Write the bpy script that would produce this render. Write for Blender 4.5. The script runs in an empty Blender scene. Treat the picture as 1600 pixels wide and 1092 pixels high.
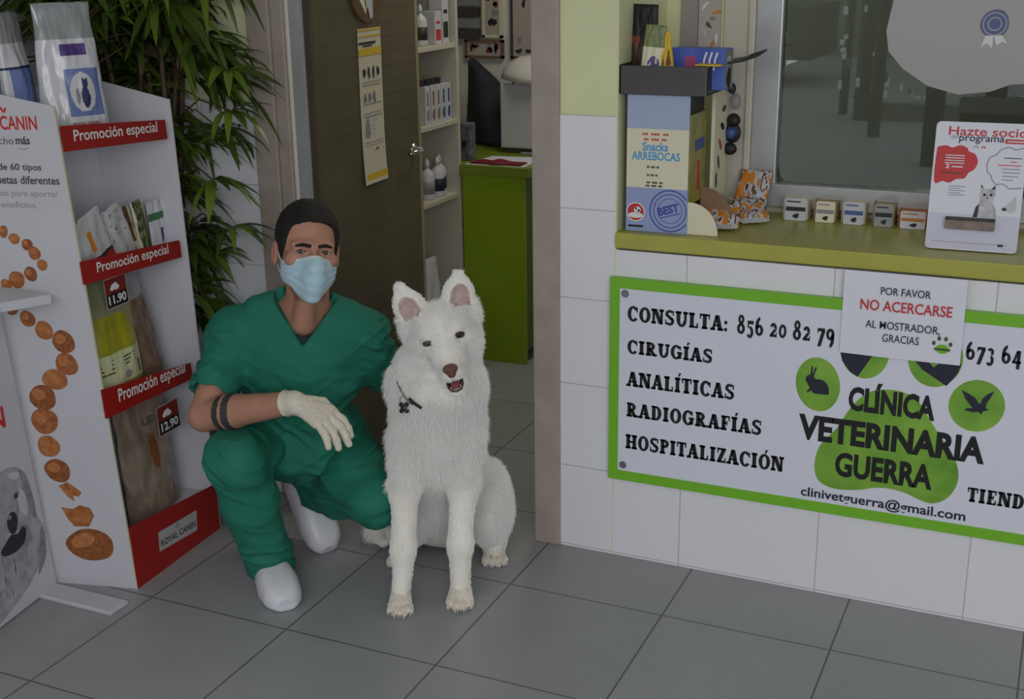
import bpy, math, random
import numpy as np
from mathutils import Vector, Matrix, noise
sc = bpy.context.scene
COL = sc.collection
PI = math.pi
# ------------------------------------------------------------------ camera
cam_d = bpy.data.cameras.new('camera'); cam = bpy.data.objects.new('camera', cam_d); COL.objects.link(cam)
cam_d.sensor_width = 36.0; cam_d.lens = 1948.0 / 1600 * 36.0; cam_d.clip_start = .05
YAW, PITCH, ROLL = -0.428036, 0.30943, -0.014415
cy_, sy_ = math.cos(YAW), math.sin(YAW)
FW = Vector((sy_ * math.cos(PITCH), cy_ * math.cos(PITCH), -math.sin(PITCH)))
R0 = Vector((cy_, -sy_, 0)); U0 = R0.cross(FW)
RR = R0 * math.cos(ROLL) + U0 * math.sin(ROLL); UU = U0 * math.cos(ROLL) - R0 * math.sin(ROLL)
cam.matrix_world = Matrix(((RR.x, UU.x, -FW.x, 0), (RR.y, UU.y, -FW.y, 0), (RR.z, UU.z, -FW.z, 1.72), (0, 0, 0, 1)))
sc.camera = cam
# ------------------------------------------------------------------ world, daylight from the open shop front, exposure
w = bpy.data.worlds.new('daylight'); sc.world = w; w.use_nodes = True
w.node_tree.nodes['Background'].inputs[0].default_value = (.90, .94, 1.0, 1)
w.node_tree.nodes['Background'].inputs[1].default_value = .75
def area(name, loc, rot, size, power, color=(1, 1, 1), sy=None):
    l = bpy.data.lights.new(name, 'AREA'); l.energy = power; l.size = size; l.color = color
    if sy: l.shape = 'RECTANGLE'; l.size_y = sy
    o = bpy.data.objects.new(name, l); o.location = loc; o.rotation_euler = rot; COL.objects.link(o); return o
area('daylight_shop_front', (.9, -1.6, 2.22), (math.radians(78), 0, math.radians(6)), 3.6, 34, (.97, .98, 1), 1.25)
area('interior_fill_light', (-1.6, 4.5, 2.55), (0, 0, 0), .6, 5, (1, .93, .82))  # added unseen fill that brightens the room behind the doorway
sc.view_settings.view_transform = 'Standard'; sc.view_settings.look = 'None'
sc.view_settings.gamma = 1; sc.view_settings.use_curve_mapping = False
sc.view_settings.exposure = 0.96
sc.cycles.use_denoising = True
sc.cycles.max_bounces = 6
# ------------------------------------------------------------------ materials
def lin(c):
    c = c / 255.0
    return c / 12.92 if c <= .04045 else ((c + .055) / 1.055) ** 2.4
_M = {}
def mat(name, rgb, rough=.6, var=0.0, scale=20, metal=0, bump=0, bscale=60, spec=.5, emit=0, alpha=1, sheen=0, sss=0, trans=0, rgb2=None, coat=0):
    """Principled material; rgb in 0-255 sRGB (surface colour); var / rgb2 = noise variation of it."""
    if name in _M: return _M[name]
    m = bpy.data.materials.new(name); m.use_nodes = True
    nt = m.node_tree; b = nt.nodes['Principled BSDF']
    col = tuple(lin(c) for c in rgb) + (1,)
    b.inputs['Base Color'].default_value = col
    b.inputs['Roughness'].default_value = rough; b.inputs['Metallic'].default_value = metal
    b.inputs['Specular IOR Level'].default_value = spec
    if coat: b.inputs['Coat Weight'].default_value = coat; b.inputs['Coat Roughness'].default_value = .1
    if sheen: b.inputs['Sheen Weight'].default_value = sheen; b.inputs['Sheen Roughness'].default_value = .5
    if sss:
        b.inputs['Subsurface Weight'].default_value = sss; b.inputs['Subsurface Radius'].default_value = (.012, .005, .003)
        b.inputs['Subsurface Scale'].default_value = .6
    if trans: b.inputs['Transmission Weight'].default_value = trans
    if alpha < 1: b.inputs['Alpha'].default_value = alpha
    if emit:
        b.inputs['Emission Color'].default_value = col; b.inputs['Emission Strength'].default_value = emit
    if var or rgb2 or bump:
        tc = nt.nodes.new('ShaderNodeTexCoord')
    if var or rgb2:
        n = nt.nodes.new('ShaderNodeTexNoise'); n.inputs['Scale'].default_value = scale; n.inputs['Detail'].default_value = 4
        nt.links.new(tc.outputs['Object'], n.inputs['Vector'])
        r = nt.nodes.new('ShaderNodeValToRGB'); r.color_ramp.elements[0].position = .3; r.color_ramp.elements[1].position = .7
        if rgb2: c0, c1 = col, tuple(lin(c) for c in rgb2) + (1,)
        else:
            c0 = tuple(max(0, c * (1 - var)) for c in col[:3]) + (1,); c1 = tuple(min(1, c * (1 + var)) for c in col[:3]) + (1,)
        r.color_ramp.elements[0].color = c0; r.color_ramp.elements[1].color = c1
        nt.links.new(n.outputs['Fac'], r.inputs['Fac']); nt.links.new(r.outputs['Color'], b.inputs['Base Color'])
    if bump:
        n2 = nt.nodes.new('ShaderNodeTexNoise'); n2.inputs['Scale'].default_value = bscale; n2.inputs['Detail'].default_value = 3
        nt.links.new(tc.outputs['Object'], n2.inputs['Vector'])
        bp = nt.nodes.new('ShaderNodeBump'); bp.inputs['Strength'].default_value = bump; bp.inputs['Distance'].default_value = .01
        nt.links.new(n2.outputs['Fac'], bp.inputs['Height']); nt.links.new(bp.outputs['Normal'], b.inputs['Normal'])
    _M[name] = m
    return m
def brick_mat(name, c1, c2, grout, bw, bh, mortar, off, axes='xy', rough=.35, bump=.0, rough_var=0, spec=.5):
    m = bpy.data.materials.new(name); m.use_nodes = True; nt = m.node_tree; b = nt.nodes['Principled BSDF']
    L = nt.links.new; N = nt.nodes.new
    g = N('ShaderNodeNewGeometry'); sp = N('ShaderNodeSeparateXYZ'); cb = N('ShaderNodeCombineXYZ'); L(g.outputs['Position'], sp.inputs[0])
    for k, a in enumerate(axes):
        ad = N('ShaderNodeMath'); ad.operation = 'ADD'; ad.inputs[1].default_value = -off[k] + 40 * (bw, bh)[k]
        L(sp.outputs['XYZ'.index(a.upper())], ad.inputs[0]); L(ad.outputs[0], cb.inputs[k])
    t = N('ShaderNodeTexBrick'); t.offset = 0; t.squash = 1
    t.inputs['Scale'].default_value = 1; t.inputs['Brick Width'].default_value = bw; t.inputs['Row Height'].default_value = bh
    t.inputs['Mortar Size'].default_value = mortar; t.inputs['Mortar Smooth'].default_value = .1; t.inputs['Bias'].default_value = 0
    for k, c in (('Color1', c1), ('Color2', c2), ('Mortar', grout)): t.inputs[k].default_value = tuple(lin(x) for x in c) + (1,)
    L(cb.outputs[0], t.inputs['Vector'])
    n = N('ShaderNodeTexNoise'); n.inputs['Scale'].default_value = 5; n.inputs['Detail'].default_value = 6; n.inputs['Roughness'].default_value = .65
    L(g.outputs['Position'], n.inputs['Vector'])
    mx = N('ShaderNodeMixRGB'); mx.blend_type = 'MULTIPLY'; mx.inputs[0].default_value = bump if bump else .15
    r = N('ShaderNodeValToRGB'); r.color_ramp.elements[0].position = .3; r.color_ramp.elements[1].position = .7
    r.color_ramp.elements[0].color = (.72, .72, .72, 1); r.color_ramp.elements[1].color = (1, 1, 1, 1)
    L(n.outputs['Fac'], r.inputs['Fac']); L(t.outputs['Color'], mx.inputs[1]); L(r.outputs['Color'], mx.inputs[2])
    L(mx.outputs[0], b.inputs['Base Color']); b.inputs['Roughness'].default_value = rough; b.inputs['Specular IOR Level'].default_value = spec
    if rough_var:
        mr = N('ShaderNodeMapRange'); mr.inputs['To Min'].default_value = rough - rough_var; mr.inputs['To Max'].default_value = rough + rough_var
        L(n.outputs['Fac'], mr.inputs['Value']); L(mr.outputs[0], b.inputs['Roughness'])
    bp = N('ShaderNodeBump'); bp.inputs['Strength'].default_value = .35; bp.inputs['Distance'].default_value = .002; bp.invert = True
    L(t.outputs['Fac'], bp.inputs['Height']); L(bp.outputs['Normal'], b.inputs['Normal'])
    _M[name] = m; return m
# ------------------------------------------------------------------ objects
def tag(o, label=None, cat=None, group=None, kind=None):
    if label: o['label'] = label
    if cat: o['category'] = cat
    if group: o['group'] = group
    if kind: o['kind'] = kind
    return o
def thing(name, label, cat, loc=(0, 0, 0), group=None):
    o = bpy.data.objects.new(name, None); o.empty_display_size = .05; COL.objects.link(o); o.location = loc
    return tag(o, label, cat, group)
def root_of(o):
    while o.parent: o = o.parent
    return o
def link_mesh(name, me, parent=None, loc=None, smooth=False, bevel=0, bseg=2):
    """me is in world coordinates; it is re-expressed about its thing's base."""
    o = bpy.data.objects.new(name, me); COL.objects.link(o)
    if parent is not None:
        me.transform(Matrix.Translation(-root_of(parent).location)); o.parent = parent
    elif loc is not None:
        me.transform(Matrix.Translation(-Vector(loc))); o.location = loc
    if smooth:
        me.polygons.foreach_set('use_smooth', [True] * len(me.polygons))
    if bevel:
        b = o.modifiers.new('bevel', 'BEVEL'); b.width = bevel; b.segments = bseg; b.limit_method = 'ANGLE'; b.angle_limit = math.radians(40)
    return o
def copy_tree(o, parent=None):
    c = o.copy(); COL.objects.link(c)
    if parent is not None: c.parent = parent
    for ch in list(o.children): copy_tree(ch, c)
    return c
def frame_mat(o, x, y, z=None):
    """Matrix with origin o, local x / y axes (3-vectors), z = out of the face."""
    o, x, y = Vector(o), Vector(x).normalized(), Vector(y)
    y = (y - x * y.dot(x)).normalized(); z = x.cross(y)
    return Matrix(((x.x, y.x, z.x, o.x), (x.y, y.y, z.y, o.y), (x.z, y.z, z.z, o.z), (0, 0, 0, 1)))
_tc = {}
def text_geo(s, bold=0.0, shear=0.0):
    k = (s, bold, shear)
    if k not in _tc:
        c = bpy.data.curves.new('t', 'FONT'); c.body = s; c.offset = bold; c.shear = shear; c.resolution_u = 3
        o = bpy.data.objects.new('t', c); COL.objects.link(o)
        dg = bpy.context.evaluated_depsgraph_get(); ev = o.evaluated_get(dg); me = ev.to_mesh()
        vs = [(v.co.x, v.co.y) for v in me.vertices]; fs = [tuple(p.vertices) for p in me.polygons]
        ev.to_mesh_clear(); bpy.data.objects.remove(o); bpy.data.curves.remove(c)
        _tc[k] = (vs, fs)
    return _tc[k]
def sm(pts, n=4):
    """smooth closed outline through the points"""
    out = []; k = len(pts)
    for i in range(k):
        p0, p1, p2, p3 = pts[i - 1], pts[i], pts[(i + 1) % k], pts[(i + 2) % k]
        for j in range(n):
            t = j / n; out.append(tuple(.5 * (2 * p1[a] + (p2[a] - p0[a]) * t + (2 * p0[a] - 5 * p1[a] + 4 * p2[a] - p3[a]) * t * t + (3 * p1[a] - p0[a] - 3 * p2[a] + p3[a]) * t ** 3) for a in (0, 1)))
    return out
class MB:
    def __init__(s): s.v = []; s.f = []; s.mi = []; s.mats = []
    def m(s, mt):
        if mt not in s.mats: s.mats.append(mt)
        return s.mats.index(mt)
    def add(s, vs, fs, mt, M=None):
        n = len(s.v); k = s.m(mt)
        s.v += [tuple(M @ Vector(v)) if M is not None else tuple(v) for v in vs]
        for f in fs: s.f.append(tuple(i + n for i in f)); s.mi.append(k)
        return s
    def box(s, lo, hi, mt, M=None):
        (x0, y0, z0), (x1, y1, z1) = lo, hi
        return s.add([(x0, y0, z0), (x1, y0, z0), (x1, y1, z0), (x0, y1, z0), (x0, y0, z1), (x1, y0, z1), (x1, y1, z1), (x0, y1, z1)],
                     [(3, 2, 1, 0), (4, 5, 6, 7), (0, 1, 5, 4), (1, 2, 6, 5), (2, 3, 7, 6), (3, 0, 4, 7)], mt, M)
    def prism(s, poly, z0, z1, mt, M=None):
        n = len(poly)
        a = sum(poly[i][0] * poly[(i + 1) % n][1] - poly[(i + 1) % n][0] * poly[i][1] for i in range(n))
        if a < 0: poly = poly[::-1]
        vs = [(x, y, z0) for x, y in poly] + [(x, y, z1) for x, y in poly]
        fs = [tuple(range(n - 1, -1, -1)), tuple(range(n, 2 * n))] + [(i, (i + 1) % n, (i + 1) % n + n, i + n) for i in range(n)]
        return s.add(vs, fs, mt, M)
    def poly(s, pts, mt, M=None, z=.0004):
        n = len(pts)
        a = sum(pts[i][0] * pts[(i + 1) % n][1] - pts[(i + 1) % n][0] * pts[i][1] for i in range(n))
        if a < 0: pts = pts[::-1]
        return s.add([(x, y, z) for x, y in pts], [tuple(range(n))], mt, M)
    def rect(s, x0, y0, x1, y1, mt, M=None, z=.0004):
        return s.poly([(x0, y0), (x1, y0), (x1, y1), (x0, y1)], mt, M, z)
    def ell(s, cx, cy, rx, ry, mt, M=None, z=.0004, n=28, rot=0, wob=0, seed=0):
        rnd = random.Random(seed); ph = [rnd.uniform(0, 6.28) for _ in range(3)]
        pts = []
        for i in range(n):
            a = 2 * PI * i / n; k = 1 + wob * (math.sin(2 * a + ph[0]) * .5 + math.sin(3 * a + ph[1]) * .4 + math.sin(5 * a + ph[2]) * .2)
            x, y = rx * k * math.cos(a), ry * k * math.sin(a)
            pts.append((cx + x * math.cos(rot) - y * math.sin(rot), cy + x * math.sin(rot) + y * math.cos(rot)))
        return s.poly(pts, mt, M, z)
    def ring(s, cx, cy, r, wd, mt, M=None, z=.0004, n=40, a0=0, a1=2 * PI, ry=None):
        q = (ry or r) / r; vs = []; fs = []
        for i in range(n + 1):
            a = a0 + (a1 - a0) * i / n
            for rad in (r, r - wd): vs.append((cx + rad * math.cos(a), cy + rad * q * math.sin(a), z))
        for i in range(n): fs.append((2 * i, 2 * i + 2, 2 * i + 3, 2 * i + 1))
        return s.add(vs, fs, mt, M)
    def line(s, pts, wd, mt, M=None, z=.0004):
        for (x0, y0), (x1, y1) in zip(pts[:-1], pts[1:]):
            dx, dy = x1 - x0, y1 - y0; l = math.hypot(dx, dy) or 1; nx, ny = -dy / l * wd / 2, dx / l * wd / 2
            s.poly([(x0 - nx, y0 - ny), (x1 - nx, y1 - ny), (x1 + nx, y1 + ny), (x0 + nx, y0 + ny)], mt, M, z)
        return s
    def text(s, t, x0, y0, x1, y1, mt, M=None, z=.0006, bold=.0, shear=0):
        """writing stretched into the box x0..x1, y0..y1 (y1=None keeps the aspect)."""
        vs, fs = text_geo(t, bold, shear)
        if not vs: return s
        ax, bx = min(v[0] for v in vs), max(v[0] for v in vs); ay, by = min(v[1] for v in vs), max(v[1] for v in vs)
        kx = (x1 - x0) / (bx - ax); ky = kx if y1 is None else (y1 - y0) / (by - ay)
        return s.add([(x0 + (x - ax) * kx, y0 + (y - ay) * ky, z) for x, y in vs], fs, mt, M)
    def tube(s, pts, r, mt, n=10, cap=True, M=None):
        pts = [Vector(p) for p in pts]; rs = r if isinstance(r, (list, tuple)) else [r] * len(pts)
        vs = []; fs = []; up = None
        for i, p in enumerate(pts):
            t = ((pts[i + 1] - p) if i == 0 else (p - pts[i - 1]) if i == len(pts) - 1 else (pts[i + 1] - pts[i - 1])).normalized()
            if up is None: up = t.orthogonal().normalized()
            up = (up - t * up.dot(t)).normalized(); bn = t.cross(up)
            for k in range(n):
                a = 2 * PI * k / n; vs.append(p + (up * math.cos(a) + bn * math.sin(a)) * rs[i])
        for i in range(len(pts) - 1):
            for k in range(n): fs.append((i * n + k, i * n + (k + 1) % n, (i + 1) * n + (k + 1) % n, (i + 1) * n + k))
        if cap: fs.append(tuple(range(n - 1, -1, -1))); fs.append(tuple(range((len(pts) - 1) * n, len(pts) * n)))
        return s.add(vs, fs, mt, M)
    def lathe(s, prof, mt, n=24, M=None):
        vs = []; fs = []
        for r, z in prof:
            for k in range(n): vs.append((r * math.cos(2 * PI * k / n), r * math.sin(2 * PI * k / n), z))
        for i in range(len(prof) - 1):
            for k in range(n): fs.append((i * n + k, i * n + (k + 1) % n, (i + 1) * n + (k + 1) % n, (i + 1) * n + k))
        if prof[0][0] > 1e-5: fs.append(tuple(range(n - 1, -1, -1)))
        if prof[-1][0] > 1e-5: fs.append(tuple(range((len(prof) - 1) * n, len(prof) * n)))
        return s.add(vs, fs, mt, M)
    def grid(s, fn, nu, nv, mt, M=None, closeu=False):
        vs = [fn(i / (nu - (0 if closeu else 1)), j / (nv - 1)) for j in range(nv) for i in range(nu)]
        fs = []
        for j in range(nv - 1):
            for i in range(nu if closeu else nu - 1):
                i2 = (i + 1) % nu; fs.append((j * nu + i, j * nu + i2, (j + 1) * nu + i2, (j + 1) * nu + i))
        return s.add(vs, fs, mt, M)
    def sphere(s, c, r, mt, n=16, M=None, R=None):
        rx, ry, rz = r if isinstance(r, (list, tuple)) else (r, r, r); c = Vector(c)
        def fn(u, v):
            a, b = 2 * PI * u, PI * (v - .5) * .999
            q = Vector((rx * math.cos(a) * math.cos(b), ry * math.sin(a) * math.cos(b), rz * math.sin(b)))
            return c + (R @ q if R is not None else q)
        return s.grid(fn, n, n // 2 + 2, mt, M, closeu=True)
    def mesh(s, name):
        me = bpy.data.meshes.new(name); me.from_pydata(s.v, [], s.f)
        for mt in s.mats: me.materials.append(mt)
        me.polygons.foreach_set('material_index', s.mi); me.update(); return me
    def build(s, name, parent=None, loc=None, smooth=False, bevel=0, bseg=2):
        return link_mesh(name, s.mesh(name), parent, loc, smooth, bevel, bseg)
# ------------------------------------------------------------------ heavy slab lettering (the sign's typeface), glyphs as strokes
def slab_glyph(ch):
    P = []
    def bar(x0, y0, x1, y1): P.append([(x0, y0), (x1, y0), (x1, y1), (x0, y1)])
    def st(x, y0=0, y1=1, wd=.25):
        wd += .07
        bar(x - wd / 2, y0, x + wd / 2, y1)
    def sf(x, y, half=.22, t=.13):
        half += .02; t = .17; y = min(y, 1 - t) if y > .5 else y
        bar(x - half, y, x + half, y + t)
    def dg(x0, y0, x1, y1, wd):
        wd += .08
        P.append([(x0 - wd / 2, y0), (x0 + wd / 2, y0), (x1 + wd / 2, y1), (x1 - wd / 2, y1)])
    def arc(cx, cy, rx, ry, wx, wy, a0=0, a1=360, n=20):
        wx = min(wx + .06, rx); wy = min(wy + .04, ry)
        for i in range(n):
            a, b = math.radians(a0 + (a1 - a0) * i / n), math.radians(a0 + (a1 - a0) * (i + 1) / n)
            P.append([(cx + rx * math.cos(a), cy + ry * math.sin(a)), (cx + rx * math.cos(b), cy + ry * math.sin(b)),
                      (cx + (rx - wx) * math.cos(b), cy + (ry - wy) * math.sin(b)), (cx + (rx - wx) * math.cos(a), cy + (ry - wy) * math.sin(a))])
    base = {'Í': 'I', 'Ó': 'O', 'Ú': 'U'}.get(ch, ch); adv = .9; acc = .45
    if base == 'I': st(.27); sf(.27, 0); sf(.27, .87); adv = .56; acc = .3
    elif base == 'L': st(.27); sf(.25, .87); bar(.05, 0, .78, .14); bar(.66, 0, .78, .34); adv = .84
    elif base == 'T': st(.43); sf(.43, 0); bar(.02, .86, .84, 1); bar(.02, .66, .13, 1); bar(.73, .66, .84, 1); adv = .88
    elif base == 'N': st(.2, wd=.14); st(.85, wd=.14); dg(.3, 1, .8, 0, .27); sf(.2, 0, .18); sf(.17, .87, .17); sf(.85, .87, .18); adv = 1.06
    elif base == 'H': st(.25); st(.8); bar(.25, .43, .8, .57); [sf(x, y) for x in (.25, .8) for y in (0, .87)]; adv = 1.07
    elif base == 'A': dg(.17, 0, .47, 1, .13); dg(.78, 0, .5, 1, .27); bar(.25, .27, .7, .39); sf(.16, 0, .18); sf(.78, 0, .22); adv = 1.0; acc = .5
    elif base == 'E': st(.27); bar(.05, 0, .78, .14); bar(.05, .86, .76, 1); bar(.25, .43, .58, .57); bar(.67, 0, .78, .33); bar(.65, .68, .76, 1); bar(.5, .34, .58, .66); adv = .85
    elif base == 'F': st(.27); sf(.27, 0, .24); bar(.05, .86, .76, 1); bar(.25, .43, .58, .57); bar(.65, .66, .76, 1); bar(.5, .34, .58, .66); adv = .82
    elif base == 'Z': bar(.05, 0, .78, .15); bar(.05, .85, .78, 1); dg(.2, .05, .63, .95, .27); bar(.67, 0, .78, .36); bar(.05, .64, .16, 1); adv = .84
    elif base in 'PR':
        st(.27); sf(.27, 0); bar(.05, .86, .45, 1); arc(.42, .71, .4, .29, .23, .13, -90, 90); bar(.25, .42, .45, .55)
        if base == 'R': dg(.47, .48, .78, 0, .26); sf(.82, 0, .17); adv = 1.02
        else: adv = .86
    elif base == 'D': st(.27); bar(.05, 0, .5, .13); bar(.05, .87, .5, 1); arc(.47, .5, .45, .5, .25, .13, -90, 90); adv = .98
    elif base == 'O': arc(.5, .5, .48, .53, .25, .13); adv = 1.0; acc = .5
    elif base == 'C': arc(.5, .5, .48, .53, .25, .13, 38, 322); bar(.76, .62, .88, .95); adv = .94
    elif base == 'G': arc(.5, .5, .48, .53, .25, .13, 38, 322); bar(.76, .66, .88, .95); st(.8, .05, .44, .22); sf(.78, .38, .2, .11); adv = 1.02
    elif base == 'U': st(.25, .35, 1); st(.82, .35, 1, .14); arc(.52, .38, .395, .41, .22, .14, 180, 360); sf(.25, .87); sf(.82, .87, .17); adv = 1.04; acc = .52
    elif base == 'S':
        arc(.42, .74, .36, .28, .2, .13, 30, 225); arc(.42, .28, .38, .3, .2, .13, -150, 60); dg(.62, .36, .24, .66, .3)
        bar(.66, .66, .77, .97); bar(.05, .03, .16, .36); adv = .85
    elif base == ':': arc(.16, .12, .13, .13, .13, .13, n=12); arc(.16, .58, .13, .13, .13, .13, n=12); adv = .38
    elif base == '8': arc(.36, .76, .27, .26, .15, .12); arc(.36, .27, .35, .3, .19, .12); adv = .78
    elif base == '6': arc(.36, .28, .35, .31, .19, .12); arc(.46, .5, .45, .5, .22, .12, 100, 200); adv = .78
    elif base == '9': arc(.36, .46, .35, .31, .19, .12); arc(.26, .22, .45, .5, .22, .12, -70, 35); adv = .78
    elif base == '0': arc(.34, .36, .33, .37, .15, .12); adv = .74
    elif base == '2': arc(.33, .5, .29, .26, .19, .12, -20, 170); dg(.18, .1, .5, .42, .2); bar(.04, 0, .64, .15); bar(.56, 0, .64, .27); adv = .74
    elif base == '7': bar(.04, .57, .66, .74); bar(.04, .47, .12, .74); dg(.22, -.22, .54, .62, .22); adv = .7
    elif base == '5': bar(.14, .55, .62, .74); bar(.1, .35, .22, .74); arc(.32, .12, .31, .32, .19, .12, -150, 110); adv = .72
    elif base == '3': arc(.32, .52, .27, .22, .18, .11, -60, 160); arc(.32, .06, .31, .3, .19, .12, -150, 80); adv = .72
    elif base == '4': dg(.12, .1, .4, .74, .12); bar(.02, .04, .7, .18); st(.48, -.25, .74, .2); adv = .74
    elif base == '1': st(.25, 0, .74); sf(.25, 0); bar(.1, .6, .26, .72); adv = .5
    if base != ch: P.append([(acc, 1.06), (acc + .12, 1.06), (acc + .28, 1.3), (acc + .06, 1.3)])
    return P, adv
def slab_text(mb, t, x0, x1, y0, h, mt, M, z=.0006):
    x = 0; out = []
    for ch in t:
        if ch == ' ': x += .42; continue
        P, adv = slab_glyph(ch)
        out += [[(px + x, py) for px, py in p] for p in P]; x += adv + .04
    k = (x1 - x0) / (x - .04)
    for p in out: mb.poly([(x0 + px * k, y0 + py * h) for px, py in p], mt, M, z)
# ================================================================== SETTING
WY = 3.18                        # face of the tiled wall
tile = brick_mat('white_wall_tile', (232, 231, 236), (229, 228, 234), (185, 184, 184), .394, .2575, .0016, (-.927, .264), 'xz', .22, .05)
green_paint = mat('pale_green_paint', (220, 222, 178), .7, .03, 6)
floor_m = brick_mat('grey_floor_tile', (158, 159, 161), (153, 155, 157), (92, 93, 94), .45, .46, .0026, (.016, 2.89), 'xy', .40, .35, .1)
taupe = mat('taupe_wood_trim', (166, 153, 144), .55, .08, 14)
taupe_d = mat('dark_taupe_trim', (92, 83, 76), .55, .08, 14)
white_paint = mat('white_paint', (215, 213, 206), .7, .02, 5)
alu = mat('aluminium_frame', (196, 197, 200), .32, .03, 30, metal=.55)
cream_frame = mat('cream_frame', (205, 200, 186), .5, .03, 12)
def struct(mb, name, **k):
    return tag(mb.build(name, **k), kind='structure')
b = MB(); b.box((-4.2, -14, -.1), (4.5, 6, 0), floor_m); struct(b, 'floor')
b = MB(); b.box((-3.2, -1.2, 2.85), (3, 5.7, 2.95), white_paint); struct(b, 'ceiling')
b = MB(); b.box((-3.2, -.4, 0), (-3.05, 3.18, 2.85), white_paint); struct(b, 'wall_left')
b = MB(); b.box((2.0, -.4, 0), (2.1, 3.18, 2.85), white_paint); struct(b, 'wall_right')
# tiled wall left of the door, with green paint above the tile
def tiled(b, x0, x1, z1=2.85, y1=WY + .12):
    b.box((x0, WY, 0), (x1, y1, 1.294), tile); b.box((x0, WY + .004, 1.294), (x1, y1, z1), green_paint)
b = MB(); tiled(b, -3.05, -2.30); b.box((-2.3, WY + .004, 2.1), (-1.297, WY + .12, 2.85), green_paint); struct(b, 'wall_back')
# pillar right of the door, its reveal runs back to the window
b = MB(); tiled(b, -1.297, -1.134, y1=3.66); b.box((-1.134, WY + .001, 0), (-1.13, 3.66, 2.85), green_paint); struct(b, 'wall_pillar')
# counter wall (below the worktop) and window wall
b = MB(); b.box((-1.13, WY, 0), (2.0, 3.66, .93), tile); struct(b, 'wall_counter')
b = MB(); b.box((-1.13, 3.595, .981), (-.86, 3.67, 2.85), green_paint); b.box((-.86, 3.6, .981), (2.0, 3.67, 1.0), cream_frame); b.box((-.86, 3.6, 2.3), (2, 3.67, 2.85), green_paint); struct(b, 'wall_window')
# interior room shell
b = MB(); b.box((-3.2, 3.30, 0), (-3.1, 5.6, 2.85), white_paint); struct(b, 'wall_interior_left')
b = MB(); b.box((-3.2, 5.5, 0), (2.1, 5.6, 2.85), white_paint); struct(b, 'wall_interior_back')
b = MB(); b.box((2.0, 3.67, 0), (2.1, 5.5, 2.85), white_paint); struct(b, 'wall_interior_right')
# door casings
b = MB()
b.box((-1.378, WY - .012, 0), (-1.297, WY + .012, 2.1), taupe); b.box((-1.36, WY + .012, 0), (-1.297, WY + .125, 2.1), taupe)
b.box((-2.30, WY - .012, 2.03), (-1.297, WY + .012, 2.1), taupe)
b.box((-2.302, WY - .012, 0), (-2.222, WY + .012, 2.1), taupe)
b.box((-2.222, WY - .002, 0), (-2.178, WY + .03, 2.1), taupe); b.box((-2.178, WY + .006, 0), (-2.165, WY + .03, 2.1), cream_frame)
b.box((-2.222, WY + .03, 0), (-2.15, WY + .12, 2.1), taupe_d)
b.box((-2.30, WY + .012, 0), (-2.222, WY + .12, 2.1), taupe_d)
struct(b, 'trim_1', bevel=.004)
# glazed window above the counter
glass = bpy.data.materials.new('tinted_glass'); glass.use_nodes = True
nt = glass.node_tree; nt.nodes.clear()
tr = nt.nodes.new('ShaderNodeBsdfTransparent'); tr.inputs[0].default_value = (.55, .6, .56, 1)
gl = nt.nodes.new('ShaderNodeBsdfGlossy'); gl.inputs[0].default_value = (.85, .88, .86, 1); gl.inputs['Roughness'].default_value = .012
mx = nt.nodes.new('ShaderNodeMixShader'); mx.inputs[0].default_value = .13
fo = nt.nodes.new('ShaderNodeOutputMaterial')
nt.links.new(tr.outputs[0], mx.inputs[1]); nt.links.new(gl.outputs[0], mx.inputs[2]); nt.links.new(mx.outputs[0], fo.inputs[0])
b = MB()
b.box((-.866, 3.585, 1.0), (-.79, 3.64, 2.3), alu); b.box((-.86, 3.57, 1.0), (2.0, 3.64, 1.068), alu); b.box((-.79, 3.585, 2.2), (2, 3.64, 2.3), alu)
b.box((-.96, 3.588, .981), (-.885, 3.60, 2.3), cream_frame); b.box((-.885, 3.575, .981), (-.866, 3.605, 2.3), cream_frame)
win = struct(b, 'window_1', bevel=.004)
b = MB(); b.box((-.79, 3.60, 1.068), (2.0, 3.606, 2.2), glass); b.build('glass_pane', win)
# pale round vinyl and rosette stuck on the pane
vin = mat('pale_vinyl', (176, 174, 174), .6); ros = mat('rosette_blue', (92, 104, 150), .6); wht = mat('print_white', (225, 225, 228), .6)
b = MB(); M = frame_mat((-.26, 3.597, 1.50), (1, 0, 0), (0, 0, 1))
pts = [(-.235, .09), (-.25, .0), (-.24, -.055), (-.20, -.10), (-.13, -.145), (-.05, -.165), (.03, -.155), (.08, -.135), (.2, -.125), (.5, -.13), (.6, .0), (.6, .3), (.3, .42), (-.05, .35), (-.18, .22)]
b.poly(pts, vin, M); b.build('vinyl_sticker', win)['label'] = 'large pale round vinyl on the pane'
b = MB(); M = frame_mat((-.235, 3.5955, 1.52), (1, 0, 0), (0, 0, 1))
b.ell(0, 0, .036, .036, ros, M, n=36, wob=.05); b.ring(0, 0, .03, .003, vin, M, z=.0008); b.ring(0, 0, .018, .003, vin, M, z=.0008)
b.poly([(-.02, -.03), (-.03, -.06), (-.015, -.05), (-.002, -.062), (.0, -.03)], wht, M, z=.0007); b.poly([(.0, -.03), (.01, -.055), (.022, -.045), (.035, -.05), (.02, -.028)], wht, M, z=.0007)
b.build('rosette_sticker', win)['label'] = 'small blue rosette sticker with white ribbon'
# counter worktop
olive = mat('olive_worktop', (172, 170, 78), .3, .04, 10)
b = MB(); b.box((-1.13, WY - .012, .937), (2.0, 3.60, .981), olive)
b.box((-1.128, 3.40, .981), (-1.10, 3.59, 1.03), olive)
tag(b.build('counter_worktop', loc=(0, 3.4, .937), bevel=.004), 'olive green counter worktop along the white tiled wall', 'counter')
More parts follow.
